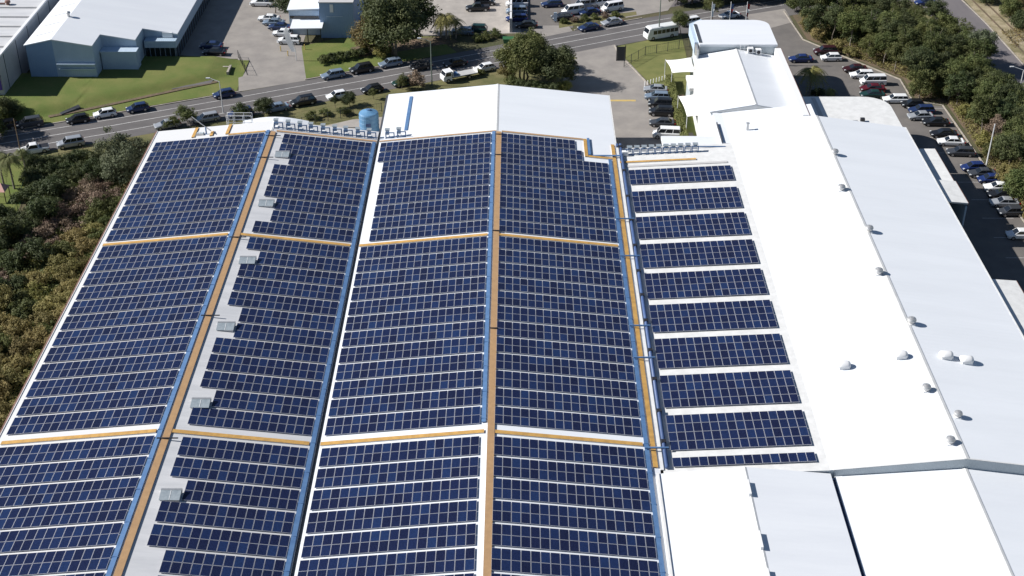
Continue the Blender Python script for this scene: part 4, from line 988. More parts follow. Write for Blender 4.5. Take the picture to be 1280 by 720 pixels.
def car_meshes(ty):
    if ty in CM: return CM[ty]
    L_,W,H,zh,zb_,wb,wt,rt,rb,zt = TYPES[ty]; hl = L_/2; hw = W/2; out = {}
    def sec(x, w_, z0, z1, r=.10):
        return [(x,-w_*.90,z0),(x,-w_,z0+.18),(x,-w_,z1*.62),(x,-w_*.975,z1-.12),(x,-w_*.86,z1),(x,w_*.86,z1),(x,w_*.975,z1-.12),(x,w_,z1*.62),(x,w_,z0+.18),(x,w_*.90,z0)]
    st = [(hl,.70,.36,.58),(hl-.10,.86,.26,.70),(hl-.45,.97,.22,zh-.09),(hl-.9,1,.2,zh),(wb,1,.2,zb_),(0,1,.2,zb_),(rb,1,.2,zb_ if ty != 'ute' else zb_)]
    if ty == 'sedan': st += [(rb-.25,.99,.22,zt),(-hl+.25,.95,.24,zt-.04),(-hl+.06,.88,.28,.82),(-hl,.76,.38,.66)]
    elif ty == 'ute': st += [(-hl+.1,.98,.34,1.02),(-hl,.95,.40,.98)]
    else: st += [(-hl+.12,.97,.24,zt-.03),(-hl+.04,.90,.28,.8),(-hl,.8,.36,.62)]
    b = MB(); b.loft([sec(x,hw*w_,z0,z1) for x,w_,z0,z1 in st])
    gw, rw = hw*.86, hw*.70   # greenhouse
    def gs(x, w_, z): return [(x,-w_,z),(x,w_,z)]
    base = [(wb,-gw,zb_-.02),(wb,gw,zb_-.02),(rb,gw,zb_-.02),(rb,-gw,zb_-.02)]
    top = [(wt,-rw,H-.05),(wt,rw,H-.05),(rt,rw,H-.05),(rt,-rw,H-.05)]
    tt = [(wt-.15,-rw*.82,H),(wt-.15,rw*.82,H),(rt+.12,rw*.82,H),(rt+.12,-rw*.82,H)]
    b.add(base+top+tt, [(0,1,5,4),(1,2,6,5),(2,3,7,6),(3,0,4,7),(4,5,9,8),(5,6,10,9),(6,7,11,10),(7,4,8,11),(8,9,10,11)])
    out['body'] = b
    def pane(a, bb_, c, d, s0=.08, s1=.10, off=.006):
        a,bb_,c,d = map(Vector,(a,bb_,c,d)); n = (bb_-a).cross(d-a).normalized()
        f = lambda u,v: a*(1-u)*(1-v)+bb_*u*(1-v)+c*u*v+d*(1-u)*v
        return [f(s0,s1)+n*off, f(1-s0,s1)+n*off, f(1-s0,1-s1)+n*off, f(s0,1-s1)+n*off]
    def glass(a,bb_,c,d,**k):
        g = MB(); P = pane(a,bb_,c,d,**k); ctr = sum(P,Vector())/4
        if (P[1]-P[0]).cross(P[3]-P[0]).dot(ctr-Vector((0,0,zb_))) < 0: P = pane(a,bb_,c,d,off=-.006,**{kk:v for kk,v in k.items() if kk!='off'})
        g.add(P,[(0,1,2,3)]); return g
    out['windscreen'] = glass(base[0],base[1],top[1],top[0],s0=.05,s1=.08)
    out['rear_window'] = glass(base[2],base[3],top[3],top[2],s0=.09,s1=.16)
    sws = []
    for (p,q,r_,s_) in ((base[1],base[2],top[2],top[1]),(base[3],base[0],top[0],top[3])):
        sw = MB(); sws.append(sw)
        A_,B_,C_,D_ = map(Vector,(p,q,r_,s_))
        npan = 1 if ty == 'ute' else 2 if ty in ('sedan','hatch') else 3
        for i in range(npan):
            u0, u1 = i/npan, (i+1)/npan
            a_ = A_.lerp(B_,u0); b_ = A_.lerp(B_,u1); c_ = D_.lerp(C_,u1); d_ = D_.lerp(C_,u0)
            sw.add(glass(a_,b_,c_,d_,s0=.06,s1=.10).v,[(0,1,2,3)])
    out['side_windows'] = sws
    wr = .33 if ty in ('sedan','hatch','wagon') else .38
    wx = (hl-.88, -hl+.92)
    out['wheels'] = []
    for x in wx:
        for s in (-1,1):
            t_ = MB(); t_.tube((x,s*(hw-.21),wr),(x,s*(hw+.015),wr),wr,n=18); r_ = MB(); r_.tube((x,s*(hw+.0),wr),(x,s*(hw+.028),wr),wr*.62,n=12); out['wheels'].append((t_,r_))
    hlm = []
    for s in (-1,1):
        g = MB(); g.box(hl-.34,hl-.045,s*hw*.80-.16,s*hw*.80+.16,zh-.27,zh-.13); hlm.append(g)
    out['headlight'] = hlm; tlm = []
    for s in (-1,1):
        g = MB(); z = (zt if ty!='ute' else .95)-.22
        g.box(-hl-.012+.0,-hl+.22,s*hw*.84-.13,s*hw*.84+.13,z-.1,z+.09); tlm.append(g)
    out['tail_light'] = tlm
    if ty == 'ute':
        g = MB(); x0,x1 = -hl+.08, rb-.12
        g.box(x0,x1,-hw*.78,hw*.78,1.06,1.12); out['tray_bed'] = g
    mm = {'windscreen':M['carglass'],'rear_window':M['carglass'],'side_windows':M['carglass'],'tray_bed':M['blackmetal']}
    res = {'body': out['body'].build('body', M['white'], data_only=True)}
    res['side_windows'] = [g.build('side_windows', M['carglass'], data_only=True, fix=False) for g in out['side_windows']]
    for k in ('windscreen','rear_window','tray_bed'):
        if k in out: res[k] = out[k].build(k, mm[k], data_only=True, fix=False)
    res['wheel'] = [(a.build('tyre', M['tyre'], data_only=True), c.build('rim', M['rim'], data_only=True)) for a,c in out['wheels']]
    res['headlight'] = [g.build('headlight', M['headlamp'], data_only=True) for g in out['headlight']]
    res['tail_light'] = [g.build('tail_light', M['taillamp'], data_only=True) for g in out['tail_light']]
    CM[ty] = res; return res
CG = {'N': 'cars parked along the far kerb', 'S': 'cars parked along the near kerb', 'D': 'cars in the driveway row by the banner', 'M': 'cars parked in front of the long hedge', 'E': 'cars in the right car park', 'Y': 'vehicles in the yards across the road'}
def car(px, py, ty, col, heading, lab, grp, s=1.0, pos=None):
    p = pos or at(px, py, .75); me = car_meshes(ty)
    t = empty({'ute':'pickup_truck','van':'van'}.get(ty,'parked_car'), (p[0], p[1], .035), R(heading), lab, {'ute':'ute','van':'van','suv':'car'}.get(ty,'car'), CG[grp], local=True)
    t.scale = (s,s,s)
    o = inst('body', me['body'], t); o.material_slots[0].link = 'OBJECT'; o.material_slots[0].material = PAINT[col]
    for k in ('windscreen','rear_window','tray_bed'):
        if k in me: inst(k, me[k], t)
    for g in me['side_windows']: inst('side_windows', g, t)
    for a, c in me['wheel']:
        wheel = inst('wheel', a, t); inst('rim', c, wheel)
    for g in me['headlight']: inst('headlight', g, t)
    for g in me['tail_light']: inst('tail_light', g, t)
    return t
def road_h(px, py):
    p = at(px, py, 0); 
    for a, c in zip(ROAD, ROAD[1:]):
        if a[0] <= p.x <= c[0]: return math.degrees(math.atan2(c[1]-a[1], c[0]-a[0]))
    return 25
# far kerb (facing left = heading +180); near kerb
for px, py, ty, col, lab in [
 (4,157,'suv','black','black car cut by the left edge on the far kerb'),
 (37,153,'suv','grey','large dark four-wheel drive at the far kerb, by the lawn edge'),
 (97,148,'hatch','black','black hatchback at the far kerb beside the stone drain'),
 (131,141,'hatch','white','white hatchback at the far kerb below the lawn'),
 (172,134,'hatch','navy','dark blue hatchback at the far kerb, alone below the lawn'),
 (280,116.5,'hatch','navy','navy car at the far kerb just left of the concrete driveway'),
 (416,92.5,'wagon','lblue','pale blue wagon at the far kerb right of the banner lawn'),
 (452,85.5,'suv','black','black SUV at the far kerb in front of the long shrub bed'),
 (488,78,'wagon','lblue','light blue wagon at the far kerb under the big street tree'),
 (569,78,'sedan','black','black sedan in deep tree shade beyond the flatbed truck'),
 (526,82,'hatch','black','black hatchback at the far kerb in the shade of the big tree'),
 (736,33,'sedan','navy','navy sedan at the far kerb, left of a silver sedan'),
 (765,26.5,'sedan','silver','silver sedan at the far kerb opposite the office driveway')]:
    car(px, py, ty, col, road_h(px, py)+180, lab, 'N')
for px, py, ty, col, lab in [
 (42,186,'ute','white','white ute at the near kerb, leftmost on that side'),
 (88,178,'suv','silver','silver SUV at the near kerb, right of the white ute'),
 (209,154.5,'sedan','silver','silver sedan at the near kerb, half hidden by a bush behind the roof corner'),
 (258,146.5,'wagon','silver','silver wagon at the near kerb behind the street lamp'),
 (301,141.5,'suv','navy','dark navy SUV at the near kerb beside the round bush'),
 (346,133.5,'sedan','lblue','pale blue sedan at the near kerb half behind a bush'),
 (379,126,'suv','black','black SUV at the near kerb in front of the mesh fence'),
 (421.5,118.5,'hatch','white','white hatchback at the near kerb between two black cars'),
 (465,110.5,'hatch','black','black hatchback at the near kerb, above the blue water tank'),
 (505,101.5,'sedan','green','dark green sedan at the near kerb beside a reddish shrub'),
 (606,84,'hatch','white','white hatchback parked right behind the flatbed truck'),
 (640,78,'hatch','white','white car mostly hidden behind the big bushy tree'),
 (862,27,'suv','white','white SUV parked in front of the bus by the small tree'),
 (912,18,'sedan','white','white sedan on the street just beyond the flagpoles')]:
    car(px, py, ty, col, road_h(px, py)+180, lab, 'S')
for px, py, ty, col, lab in [
 (336,22,'sedan','white','white sedan, farthest in the driveway row of five'),
 (342,27,'sedan','lblue','pale blue sedan, second farthest in the driveway row'),
 (349,32.5,'sedan','navy','navy sedan in the middle of the driveway row'),
 (353,40.5,'hatch','white','white hatchback, second nearest in the driveway row'),
 (361,50,'suv','white','white SUV nearest the feather banner'),
 (327,3,'ute','white','white ute at the top of the driveway, under the tree'),
 (264,56,'sedan','navy','navy sedan in the shade beside the blue showroom'),
 (268,64,'sedan','black','black sedan in the shade beside the blue showroom')]:
    car(px, py, ty, col, 176, lab, 'D')
for px, py, ty, col, lab in [
 (820,110.5,'sedan','silver','silver sedan by the white bollards, farthest in the hedge row'),
 (821.5,119.5,'wagon','lblue','pale blue wagon, second farthest in the hedge row'),
 (826,129,'suv','black','black SUV, third in the hedge row'),
 (827,139,'suv','black','black wagon-like SUV, fourth in the hedge row'),
 (828,152.5,'sedan','grey','dark grey sedan, second nearest in the hedge row'),
 (833,167,'van','white','white van nearest the inverters in the hedge row')]:
    car(px, py, ty, col, 175, lab, 'M')
for px, py, ty, col, hd, lab in [
 (1032,63.5,'suv','maroon',184,'very dark maroon SUV at the far end of the right car park'),
 (1039,71,'hatch','white',182,'white hatchback next to the dark maroon SUV'),
 (1001,72.5,'sedan','blue',182,'blue sedan at the edge of the building shade by the palm'),
 (1069,85,'sedan','maroon',184,'maroon sedan beside a white wagon under the trees'),
 (1077.5,92.5,'wagon','white',180,'white wagon between the maroon sedan and a white van'),
 (1091,101,'van','white',182,'white van in the middle of the right car park'),
 (1091,109.5,'sedan','red',180,'bright red sedan tucked behind the white van'),
 (1091,117,'sedan','green',180,'dark green sedan beside the red sedan'),
 (1119.5,123,'wagon','white',180,'white wagon above the rounded canopy corner'),
 (1141,129,'hatch','black',180,'black hatchback right of the white wagon near the kerb'),
 (1152,136.5,'wagon','navy',182,'navy wagon behind a silver sedan in the right car park'),
 (1151,144,'sedan','silver',184,'silver sedan between navy wagon and black sedan'),
 (1170,151.5,'sedan','black',178,'black sedan nearer than the silver one, beside a marked bay'),
 (1180,166,'sedan','black',178,'black sedan just beyond a white car at the shade edge'),
 (1189,176,'sedan','white',176,'white sedan half inside the warehouse shadow'),
 (1201,189,'wagon','grey',176,'dark grey wagon just inside the warehouse shadow'),
 (1217,208,'hatch','blue',184,'bright blue hatchback right of the warehouse shadow'),
 (1228,215.5,'sedan','grey',180,'dark grey sedan between two blue cars'),
 (1238,223,'hatch','blue',180,'deep blue hatchback left of a white sedan'),
 (1248,233,'sedan','white',178,'white sedan with black sunroof beside a black car'),
 (1253,242,'sedan','black',178,'black sedan below the white one with a sunroof'),
 (1256,252,'sedan','silver',178,'silver sedan second last before the shaded bay'),
 (1264,263.5,'hatch','grey',182,'dark grey hatchback at the near end of the upper row'),
 (1275,292,'hatch','white',180,'white hatchback at the right edge beside empty bays'),
 (1157,2,'sedan','blue',186,'blue sedan on the side road at the top right')]:
    car(px, py, ty, col, hd, lab, 'E')
for px, py, ty, col, hd, lab in [
 (597,9,'ute','black',185,'black ute in the concrete yard left of the white wall'),
 (606,2,'suv','black',5,'black SUV behind the black ute at the top edge'),
 (646,4,'van','white',182,'white van in the shade right of the white wall'),
 (646,13,'suv','lblue',180,'pale blue SUV right of the white boundary wall'),
 (646,22,'wagon','blue',182,'blue wagon below the pale blue SUV by the wall'),
 (658,30,'sedan','black',180,'black sedan nearest the bushy tree in the right yard'),
 (578,38,'wagon','lblue',170,'pale blue wagon beside the palm clump'),
 (595,36,'suv','green',175,'dark green SUV right of the palm clump'),
 (716,13,'van','white',200,'white van behind the totem sign hedge'),
 (703,20,'sedan','grey',195,'dark grey sedan at the left end of the shrub strip'),
 (730,6,'van','silver',200,'silver van in the second row behind the shrub strip'),
 (752,3,'van','white',200,'white van farther back, behind the silver sedan'),
 (765,9,'van','white',205,'white van at the yard entrance, nearest the street'),
 (737,14,'sedan','navy',200,'navy sedan between white vans behind the shrub strip'),
 (690,4,'wagon','navy',190,'navy wagon at the top edge of the brown yard')]:
    car(px, py, ty, col, hd, lab, 'Y')

# minibus
p = at(826,40,1.2); hd = road_h(823,42)+180
t = empty('bus', (p.x-.0, p.y, .035), R(hd), 'white minibus parked beside the office lawn', 'bus', None, local=True)
b = MB(); hw = 1.12
def bs(x, w_, z0, z1): return [(x,-w_,z0),(x,-w_,z1-.35),(x,-w_*.94,z1-.1),(x,-w_*.8,z1),(x,w_*.8,z1),(x,w_*.94,z1-.1),(x,w_,z1-.35),(x,w_,z0)]
b.loft([bs(3.6,hw*.9,.45,1.2),bs(3.5,hw*.96,.35,1.6),bs(3.15,hw*.98,.3,2.55),bs(2.7,hw,.3,2.72),bs(-3.4,hw,.3,2.72),bs(-3.6,hw*.97,.4,2.5)]); o = b.build('body', PAINT['white'], t)
for s in (-1,1):
    b = MB()
    for i in range(6): x0 = 2.3-i*.98; b.box(x0-.86,x0,s*(hw+.005)-.006,s*(hw+.005)+.006,1.3,2.1)
    b.build('side_windows', M['carglass'], t)
b = MB(); b.add([(3.52,-.92,1.62),(3.52,.92,1.62),(3.22,.9,2.45),(3.22,-.9,2.45)],[(0,1,2,3)]); b.build('windscreen', M['carglass'], t, fix=False)
for x in (2.3,-2.1):
    for s in (-1,1):
        b = MB(); b.tube((x,s*(hw-.25),.42),(x,s*(hw+.02),.42),.42,n=18); wv = b.build('wheel', M['tyre'], t)
        b = MB(); b.tube((x,s*(hw+.0),.42),(x,s*(hw+.035),.42),.24,n=12); r_ = b.build('rim', M['rim'], t); r_.parent = wv
for s in (-1,1):
    b = MB(); b.box(3.5,3.63,s*.8-.15,s*.8+.15,.75,.95); b.build('headlight', M['headlamp'], t)
# flatbed truck
p = at(573,93,1.0); hd = road_h(570,95)+180
t = empty('flatbed_truck', (p.x, p.y, .035), R(hd), 'white flatbed truck with pale empty tray at the near kerb, beside the tall pole', 'truck', None, local=True)
b = MB(); b.loft([[(3.5,-.98,.5),(3.5,.98,.5),(3.5,.98,1.3),(3.5,-.98,1.3)],[(3.45,-1.0,.45),(3.45,1.0,.45),(3.3,.98,1.45),(3.3,-.98,1.45)],[(3.1,-1.0,.4),(3.1,1.0,.4),(2.95,.92,2.2),(2.95,-.92,2.2)],[(1.7,-1.0,.4),(1.7,1.0,.4),(1.75,.92,2.25),(1.75,-.92,2.25)]]); b.build('cab', PAINT['white'], t)
b = MB(); b.add([(3.31,-.88,1.5),(3.31,.88,1.5),(3.02,.84,2.1),(3.02,-.84,2.1)],[(0,1,2,3)]); b.build('windscreen', M['carglass'], t, fix=False)
for s in (-1,1):
    b = MB(); b.add([(3.05,s*.995,1.4),(1.95,s*.995,1.4),(1.95,s*.945,2.05),(2.95,s*.945,2.05)],[(0,1,2,3)]); b.build('side_window', M['carglass'], t, fix=False)
b = MB(); b.box(-3.6,1.5,-1.08,1.08,.95,1.1); b.build('tray_bed', M['concwall'], t)
b = MB(); b.box(1.5,1.58,-1.08,1.08,1.1,2.3); b.box(-3.66,-3.6,-1.08,1.08,.95,1.5); b.build('headboard', M['white'], t)
b = MB(); b.box(.3,1.1,-.5,.6,1.101,1.5); b.build('toolbox', M['tray'], t)
b = MB(); b.box(-3.5,1.7,-.4,.4,.55,.94); b.build('chassis', M['blackmetal'], t)
for x in (2.55,-1.9):
    for s in (-1,1):
        b = MB(); b.tube((x,s*.78,.42),(x,s*1.03,.42),.42,n=18); wv = b.build('wheel', M['tyre'], t)
        b = MB(); b.tube((x,s*1.0,.42),(x,s*1.045,.42),.22,n=12); r_ = b.build('rim', M['rim'], t); r_.parent = wv
for s in (-1,1): b = MB(); b.box(3.46,3.53,s*.75-.14,s*.75+.14,.75,.95); b.build('headlight', M['headlamp'], t)
# small white van beside the tank
car(515,134,'van','white',30,'white van parked between the blue tank and the white hall roof','Y')

# ================================================================== vegetation
def crown_mesh(seed, rx, rz, nleaf, leaf, nclump=26, gap=.5, flat=1.0, low=.15):
    rg = random.Random(seed); b = MB(); cl = []
    for i in range(nclump):
        th = rg.uniform(0, 2*math.pi); u = rg.uniform(-.75, 1) ; r = math.sqrt(max(0,1-u*u)); k = rg.uniform(.45, .92)
        cl.append((Vector((rx*r*math.cos(th)*k, rx*r*math.sin(th)*k, rz*u*k)), rg.choice((.14,.2,.28,.36))*rg.uniform(.85,1.15)*rx))
    cl.append((Vector((0,0,0)), .5*rx))
    tot = sum(c[1]**2 for c in cl)
    for c, r in cl:
        n = int(nleaf*r*r/tot)
        for i in range(n):
            d = Vector((rg.gauss(0,1), rg.gauss(0,1), rg.gauss(0,1))).normalized(); p = c + Vector((d.x*r, d.y*r, d.z*r*.75*flat))*(rg.random()**.33 if rg.random() < .84 else rg.uniform(.95,1.4))
            nn = (d + Vector((rg.uniform(-.8,.8), rg.uniform(-.8,.8), rg.uniform(-.3,.9)))).normalized()
            a = nn.orthogonal().normalized(); bb_ = nn.cross(a); q = rg.uniform(0, math.pi); s = leaf*rg.uniform(.6,1.3)
            e1 = (a*math.cos(q)+bb_*math.sin(q))*s; e2 = (bb_*math.cos(q)-a*math.sin(q))*s*.55
            k0 = len(b.v); b.v += [p-e1, p+e2*.9, p+e1, p-e2]; b.f.append([k0,k0+1,k0+2,k0+3]); b.m.append(0)
    return b, cl
def trunk_mesh(seed, h, r, rx, rz, cl, nb=7, multi=1):
    rg = random.Random(seed+99); b = MB(); ch = h
    for m_ in range(multi):
        ox, oy = (0,0) if multi == 1 else (rg.uniform(-.3,.3)*rx*.3, rg.uniform(-.3,.3)*rx*.3)
        p0 = Vector((ox,oy,-.1)); pts = [p0]; n = 4
        for i in range(1, n+1): pts.append(Vector((ox*(1+i*.4)+rg.uniform(-.12,.12), oy*(1+i*.4)+rg.uniform(-.12,.12), ch*i/n)))
        for i in range(n): b.tube(pts[i], pts[i+1], r*(1-.17*i), r*(1-.17*(i+1)), n=7, cap=False)
    for k in range(nb):
        c, rr = cl[k % len(cl)]; s = pts[2] + (pts[4]-pts[2])*rg.uniform(0,1); e = Vector((c.x,c.y,ch+c.z*.8)); mid = (s+e)/2 + Vector((0,0,.1*rx))
        b.tube(s, mid, r*.42, r*.28, n=5, cap=False); b.tube(mid, e, r*.28, r*.08, n=5, cap=False)
    return b
# unit crowns (radius 1) reused at many sizes, twisted
CR = {}
for key, (nl, leaf, ncl, rz) in {'dense': (6500,.054,42,.85), 'dense2': (6500,.052,50,.98), 'tall': (6200,.054,46,1.4), 'airy': (3400,.056,30,1.0), 'bush': (3400,.070,26,.62), 'bush2': (3400,.068,34,.72), 'bare': (1700,.06,24,.75), 'big': (17000,.042,70,.80)}.items():
    b, cl = crown_mesh(hash(key) % 1000 if False else sum(map(ord, key)), 1.0, rz, nl, leaf, ncl)
    tb = trunk_mesh(sum(map(ord, key)), 1.0, .055 if key not in ('bush','bush2','bare') else .035, 1, rz, cl, nb=9 if key != 'bare' else 14, multi=1 if key in ('dense','dense2','tall','airy') else 3)
    CR[key] = (b, cl, rz, tb)
TM = {}
def tree(x, y, key, leafm, rad, h, lab, grp, name='tree', cat='tree', rz=None, bark='bark', zg=0, rs=None):
    """h: total height; crown radius rad; the crown sits on the trunk top"""
    b, cl, rzf, tb = CR[key]; rg = random.Random(int(x*13+y*7)+len(TM))
    mk = (key, leafm)
    if mk not in TM:
        me = b.build('crown', LEAF[leafm], data_only=True, fix=False); TM[mk] = me
    tk = (key, 'trunk', bark)
    if tk not in TM: TM[tk] = tb.build('trunk', M[bark], data_only=True, fix=False)
    ang_ = rg.uniform(0, 6.28); t = empty(name, (x, y, zg), 0, lab, cat, grp, local=True)
    vz = rad*rzf; cz = max(h - vz*.92, vz*.55); sx, sy = rg.uniform(.9,1.12), rg.uniform(.9,1.12)
    inst('trunk', TM[tk], t, (0,0,0), (0,0,ang_), (rad*.9, rad*.9, cz))
    inst('crown', TM[mk], t, (0,0,cz), (0,0,ang_), (rad*sx, rad*sy, rad*(1 if key != 'x' else 1)))
    return t
TR = 'trees in the belt beside the right car park'
def pt(px, py): return at(px, py, 0)
def T(px, py, key, lf, rad, h, lab, grp=None, **k):
    p = pt(px, py); return tree(p.x, p.y, key, lf, rad, h, lab, grp, **k)
T(490,69,'big','deep',6.9,12.2,'very large dark street tree beside the light blue wagon')
T(468,63,'dense','olive',4.2,7.8,'olive-leaved tree merging with the left side of the large street tree')
T(520,44,'dense','deep',4.6,9.5,'dark round tree behind the right side of the large street tree')
T(365,27,'dense','deep',3.3,7.5,'dark round tree over the driveway row of cars')
T(344,16,'dense2','deep',2.9,7.0,'smaller dark tree left of the round one above the driveway cars')
T(458,66,'bush','yellow',1.5,1.9,'bright green shrub beside the blue wing of the stepped office', name='shrub', cat='shrub')
T(478,70,'bush','yellow',2.1,2.6,'yellow-green shrub at the foot of the large street tree', name='shrub', cat='shrub')
T(655,103,'big','mid',4.6,9.0,'mid-green bushy tree, left half of the clump above the white hall roof')
T(693,106,'big','deep',4.5,7.4,'dark dense tree whose shadow falls on the concrete driveway')
T(668,86,'tall','mid',2.7,8.6,'tall light-topped tree in the clump above the white hall roof')
T(634,104,'airy','olive',2.4,4.6,'thin olive tree at the left of the clump by the white hall roof')
T(641,112,'bush2','mid',1.7,2.4,'low green shrub against the white hall roof edge', name='shrub', cat='shrub')
T(704,115,'bush2','yellow',1.5,2.0,'yellow-green shrub at the driveway foot of the dark tree', name='shrub', cat='shrub')
for k, (px, py) in enumerate(((646,113),(660,115),(674,117),(688,118))):
    T(px, py, 'bush2', 'deep', 1.7, 2.3, f'dark shrub under the tree clump along the white hall roof, {ORD[k]} from the left', 'shrubs under the tree clump', name='shrub', cat='shrub')
T(849,46,'dense2','mid',2.1,5.6,'small round green tree in front of the bus')
T(891,26,'dense','mid',2.5,5.8,'small round green tree between the flagpoles')
T(235,154,'bush2','mid',1.9,3.0,'round green bush between silver sedan and silver wagon, behind the roof', name='shrub', cat='shrub')
T(215,159,'bush','mid',1.5,2.0,'low bush in front of the silver sedan behind the left roof corner', name='shrub', cat='shrub')
T(303,147,'bush2','deep',1.8,2.4,'dark bush hiding the front of the navy SUV', name='shrub', cat='shrub')
T(331,144,'dense2','deep',1.9,3.6,'dark upright bush right of the navy SUV', name='shrub', cat='shrub')
T(437,132,'dense','deep',1.5,2.8,'dark round bush beside the white hatchback', name='shrub', cat='shrub')
T(430,143,'bush','mid',1.3,1.5,'low green bush above the yard concrete, right of the fence', name='shrub', cat='shrub')
T(419,135,'tall','deep',.8,2.8,'narrow dark conifer at the end of the mesh fence', name='shrub', cat='shrub')
T(407,144,'bush','mid',1.2,1.3,'low green bush in the middle of the yard edge', name='shrub', cat='shrub')
T(390,149,'bush','mid',1.3,1.5,'low green bush at the left end of the yard edge', name='shrub', cat='shrub')
T(467,124,'airy','mid',.9,2.2,'small green sapling behind the blue tank', name='shrub', cat='shrub')
T(503,112,'tall','mid',1.2,3.4,'leafy green shrub in front of the dark green sedan', name='shrub', cat='shrub')
T(522,110,'bush2','brown',1.9,2.9,'bare reddish shrub at the verge beside the tall pole', name='shrub', cat='shrub')
T(600,93,'bush','mid',1.0,1.2,'low green shrub on the verge behind the white roof edge', name='shrub', cat='shrub')
T(1030,49,'bush','yellow',1.6,1.8,'yellow-green shrub at the car park entrance corner', name='shrub', cat='shrub')
for k, px in enumerate((404,414,424,434,444,453)):
    T(px, 79-1.9*k, 'bush', 'deep' if k % 2 else 'mid', 1.35, 1.7, f'dark shrub in the bed behind the parked black SUV, {ORD[k]} from the left', 'shrubs in the street bed', name='shrub', cat='shrub')
for k, px in enumerate((705,718,731,744,757,770)):
    T(px, 29-1.7*k, 'bush2', 'brown' if k % 3 == 1 else 'mid', 1.0, 1.1, f'low shrub in the verge strip behind the navy sedan, {ORD[k]} from the left', 'shrubs on the yard verge', name='shrub', cat='shrub')
T(160,233,'dense','grey',4.0,7.6,'grey-green tree left of the far left roof corner, nearer the hall')
T(150,222,'tall','grey',3.2,9.0,'tallest grey-green tree beside the far left roof corner')
T(180,219,'airy','grey',3.0,6.8,'loose grey-green tree touching the far left roof corner')
T(122,228,'dense2','deep',2.6,4.6,'dark tree between the silver SUV and the grey-green trees')
T(2,150,'dense','deep',3.2,5.0,'dark green tree at the left edge above the street')
T(17,146,'dense2','deep',1.9,3.2,'small dark tree at the left edge behind the large four-wheel drive')
T(-14,170,'dense','mid',4.0,6.5,'mid-green tree cut by the left edge of the picture')
# scrub between the garden and the hall
rng = random.Random(21); done = []
SCR = 'bushes in the scrub left of the hall'
names = {'deep': 'dark green', 'mid': 'mid-green', 'olive': 'olive', 'brown': 'dead brown', 'yellow': 'yellow-green'}
cnt = {}; cand = []
for i in range(9000):
    x = rng.uniform(-104, -61.6); y = rng.uniform(104, 216)
    px, py = proj((x, y, 1.2))
    if px < -70 or py > 600: continue
    g = proj((x, y, 0))
    if g[0] < 36 and g[1] < 282 and g[1] > 150: continue
    if g[1] < 205 - max(0, (g[0]-60))*.1: continue
    if any((x-a)**2+(y-c)**2 < 2.55**2 for a, c in done): continue
    done.append((x, y)); cand.append((x, y, g))
cand.sort(key=lambda c: (-c[1], c[0]))
def kind_for(px, py, x):
    # dead thicket band, dark northern trees, olive slope near the hall, dark hollow at the left
    band = abs((px - 128 + (py-235)*1.0))  # diagonal from (128,235) to (40,320)
    d = (px-110) + (py-255)*.95
    if 205 < py < 330 and abs(d) < 27: return 'brown'
    if 330 < py < 385 and px < 22: return 'brown' if rng.random() < .35 else 'deep'
    if py < 262 and px < 135: return 'deep'
    if px < 62 and py < 345: return rng.choice(('deep','mid','deep'))
    dist = x + 59.7
    if rng.random() < .16: return 'mid'
    return rng.choice(('olive','olive','yellow','olive','olive','mid'))
for n, (x, y, g) in enumerate(cand):
    k = kind_for(g[0], g[1], x); key = 'bare' if k == 'brown' else rng.choice(('bush','bush2'))
    rad = rng.uniform(1.5, 2.6); h = rad*rng.uniform(1.0,1.5)
    if k == 'deep' : h *= 1.35; rad *= 1.12
    if x > -64.5: h = min(h, 2.0)
    if g[1] < 238: h = min(h, 2.3); rad = min(rad, 2.0)

    r_, c_ = ('farthest' if y > 190 else 'far' if y > 170 else 'middle' if y > 150 else 'near' if y > 132 else 'nearest'), ('beside the hall eave' if x > -67 else 'in mid scrub' if x > -78 else 'at the scrub left side')
    ky = (k, r_, c_); cnt[ky] = cnt.get(ky, 0) + 1
    tree(x, y, key, k, rad, h, '|'.join((k, r_, c_, str(cnt[ky]))), SCR, name='bush', cat='bush')
for o in bpy.data.objects:
    if o.get('group') == SCR:
        k, r_, c_, i = o['label'].split('|'); tot = cnt[(k, r_, c_)]
        pos = '' if tot == 1 else (f', {ORD[int(i)-1]} of {tot} from the back' if int(i) <= 18 else f', number {i} from the back')
        o['label'] = f'{names[k]} bush {c_}, {r_} stretch{pos}'
# ground cover under it
def cover(name, poly_fn, n, m, leaf, zr, seed, lab, tall=0):
    rg = random.Random(seed); b = MB(); c = 0
    while c < n:
        x, y = poly_fn(rg)
        if x is None: continue
        k = .5+.5*mnoise.noise(Vector((x*.2, y*.2, seed)))
        z = rg.random()*zr*(.4+k)
        a = Vector((rg.uniform(-1,1),rg.uniform(-1,1),rg.uniform(-.1,.9))).normalized()*leaf*rg.uniform(.6,1.4); d = a.cross(Vector((rg.uniform(-1,1),rg.uniform(-1,1),.6))).normalized()*leaf*.45
        p = Vector((x,y,z+leaf*.3)); k0 = len(b.v); b.v += [p-a,p+d,p+a,p-d]; b.f.append([k0,k0+1,k0+2,k0+3]); b.m.append(0); c += 1
    return tag(b.build(name, m, fix=False), lab, 'ground cover', None, 'stuff')
def scrubpt(rg):
    x = rg.uniform(-106,-60.2); y = rg.uniform(104,217); g = proj((x,y,0))
    if g[0] < -40 or (g[0] < 34 and 150 < g[1] < 277) or g[1] < 202: return None, None
    return x, y
def olivept(rg):
    x, y = scrubpt(rg)
    if x is None: return None, None
    g = proj((x, y, 0)); d = (g[0]-110) + (g[1]-255)*.95
    if g[1] < 240 or (d < 10 and g[1] < 330 and rg.random() < .9): return None, None
    return x, y
cover('undergrowth', scrubpt, 60000, LEAF['mid'], .24, 1.3, 5, 'tangled low undergrowth between the bushes left of the hall')
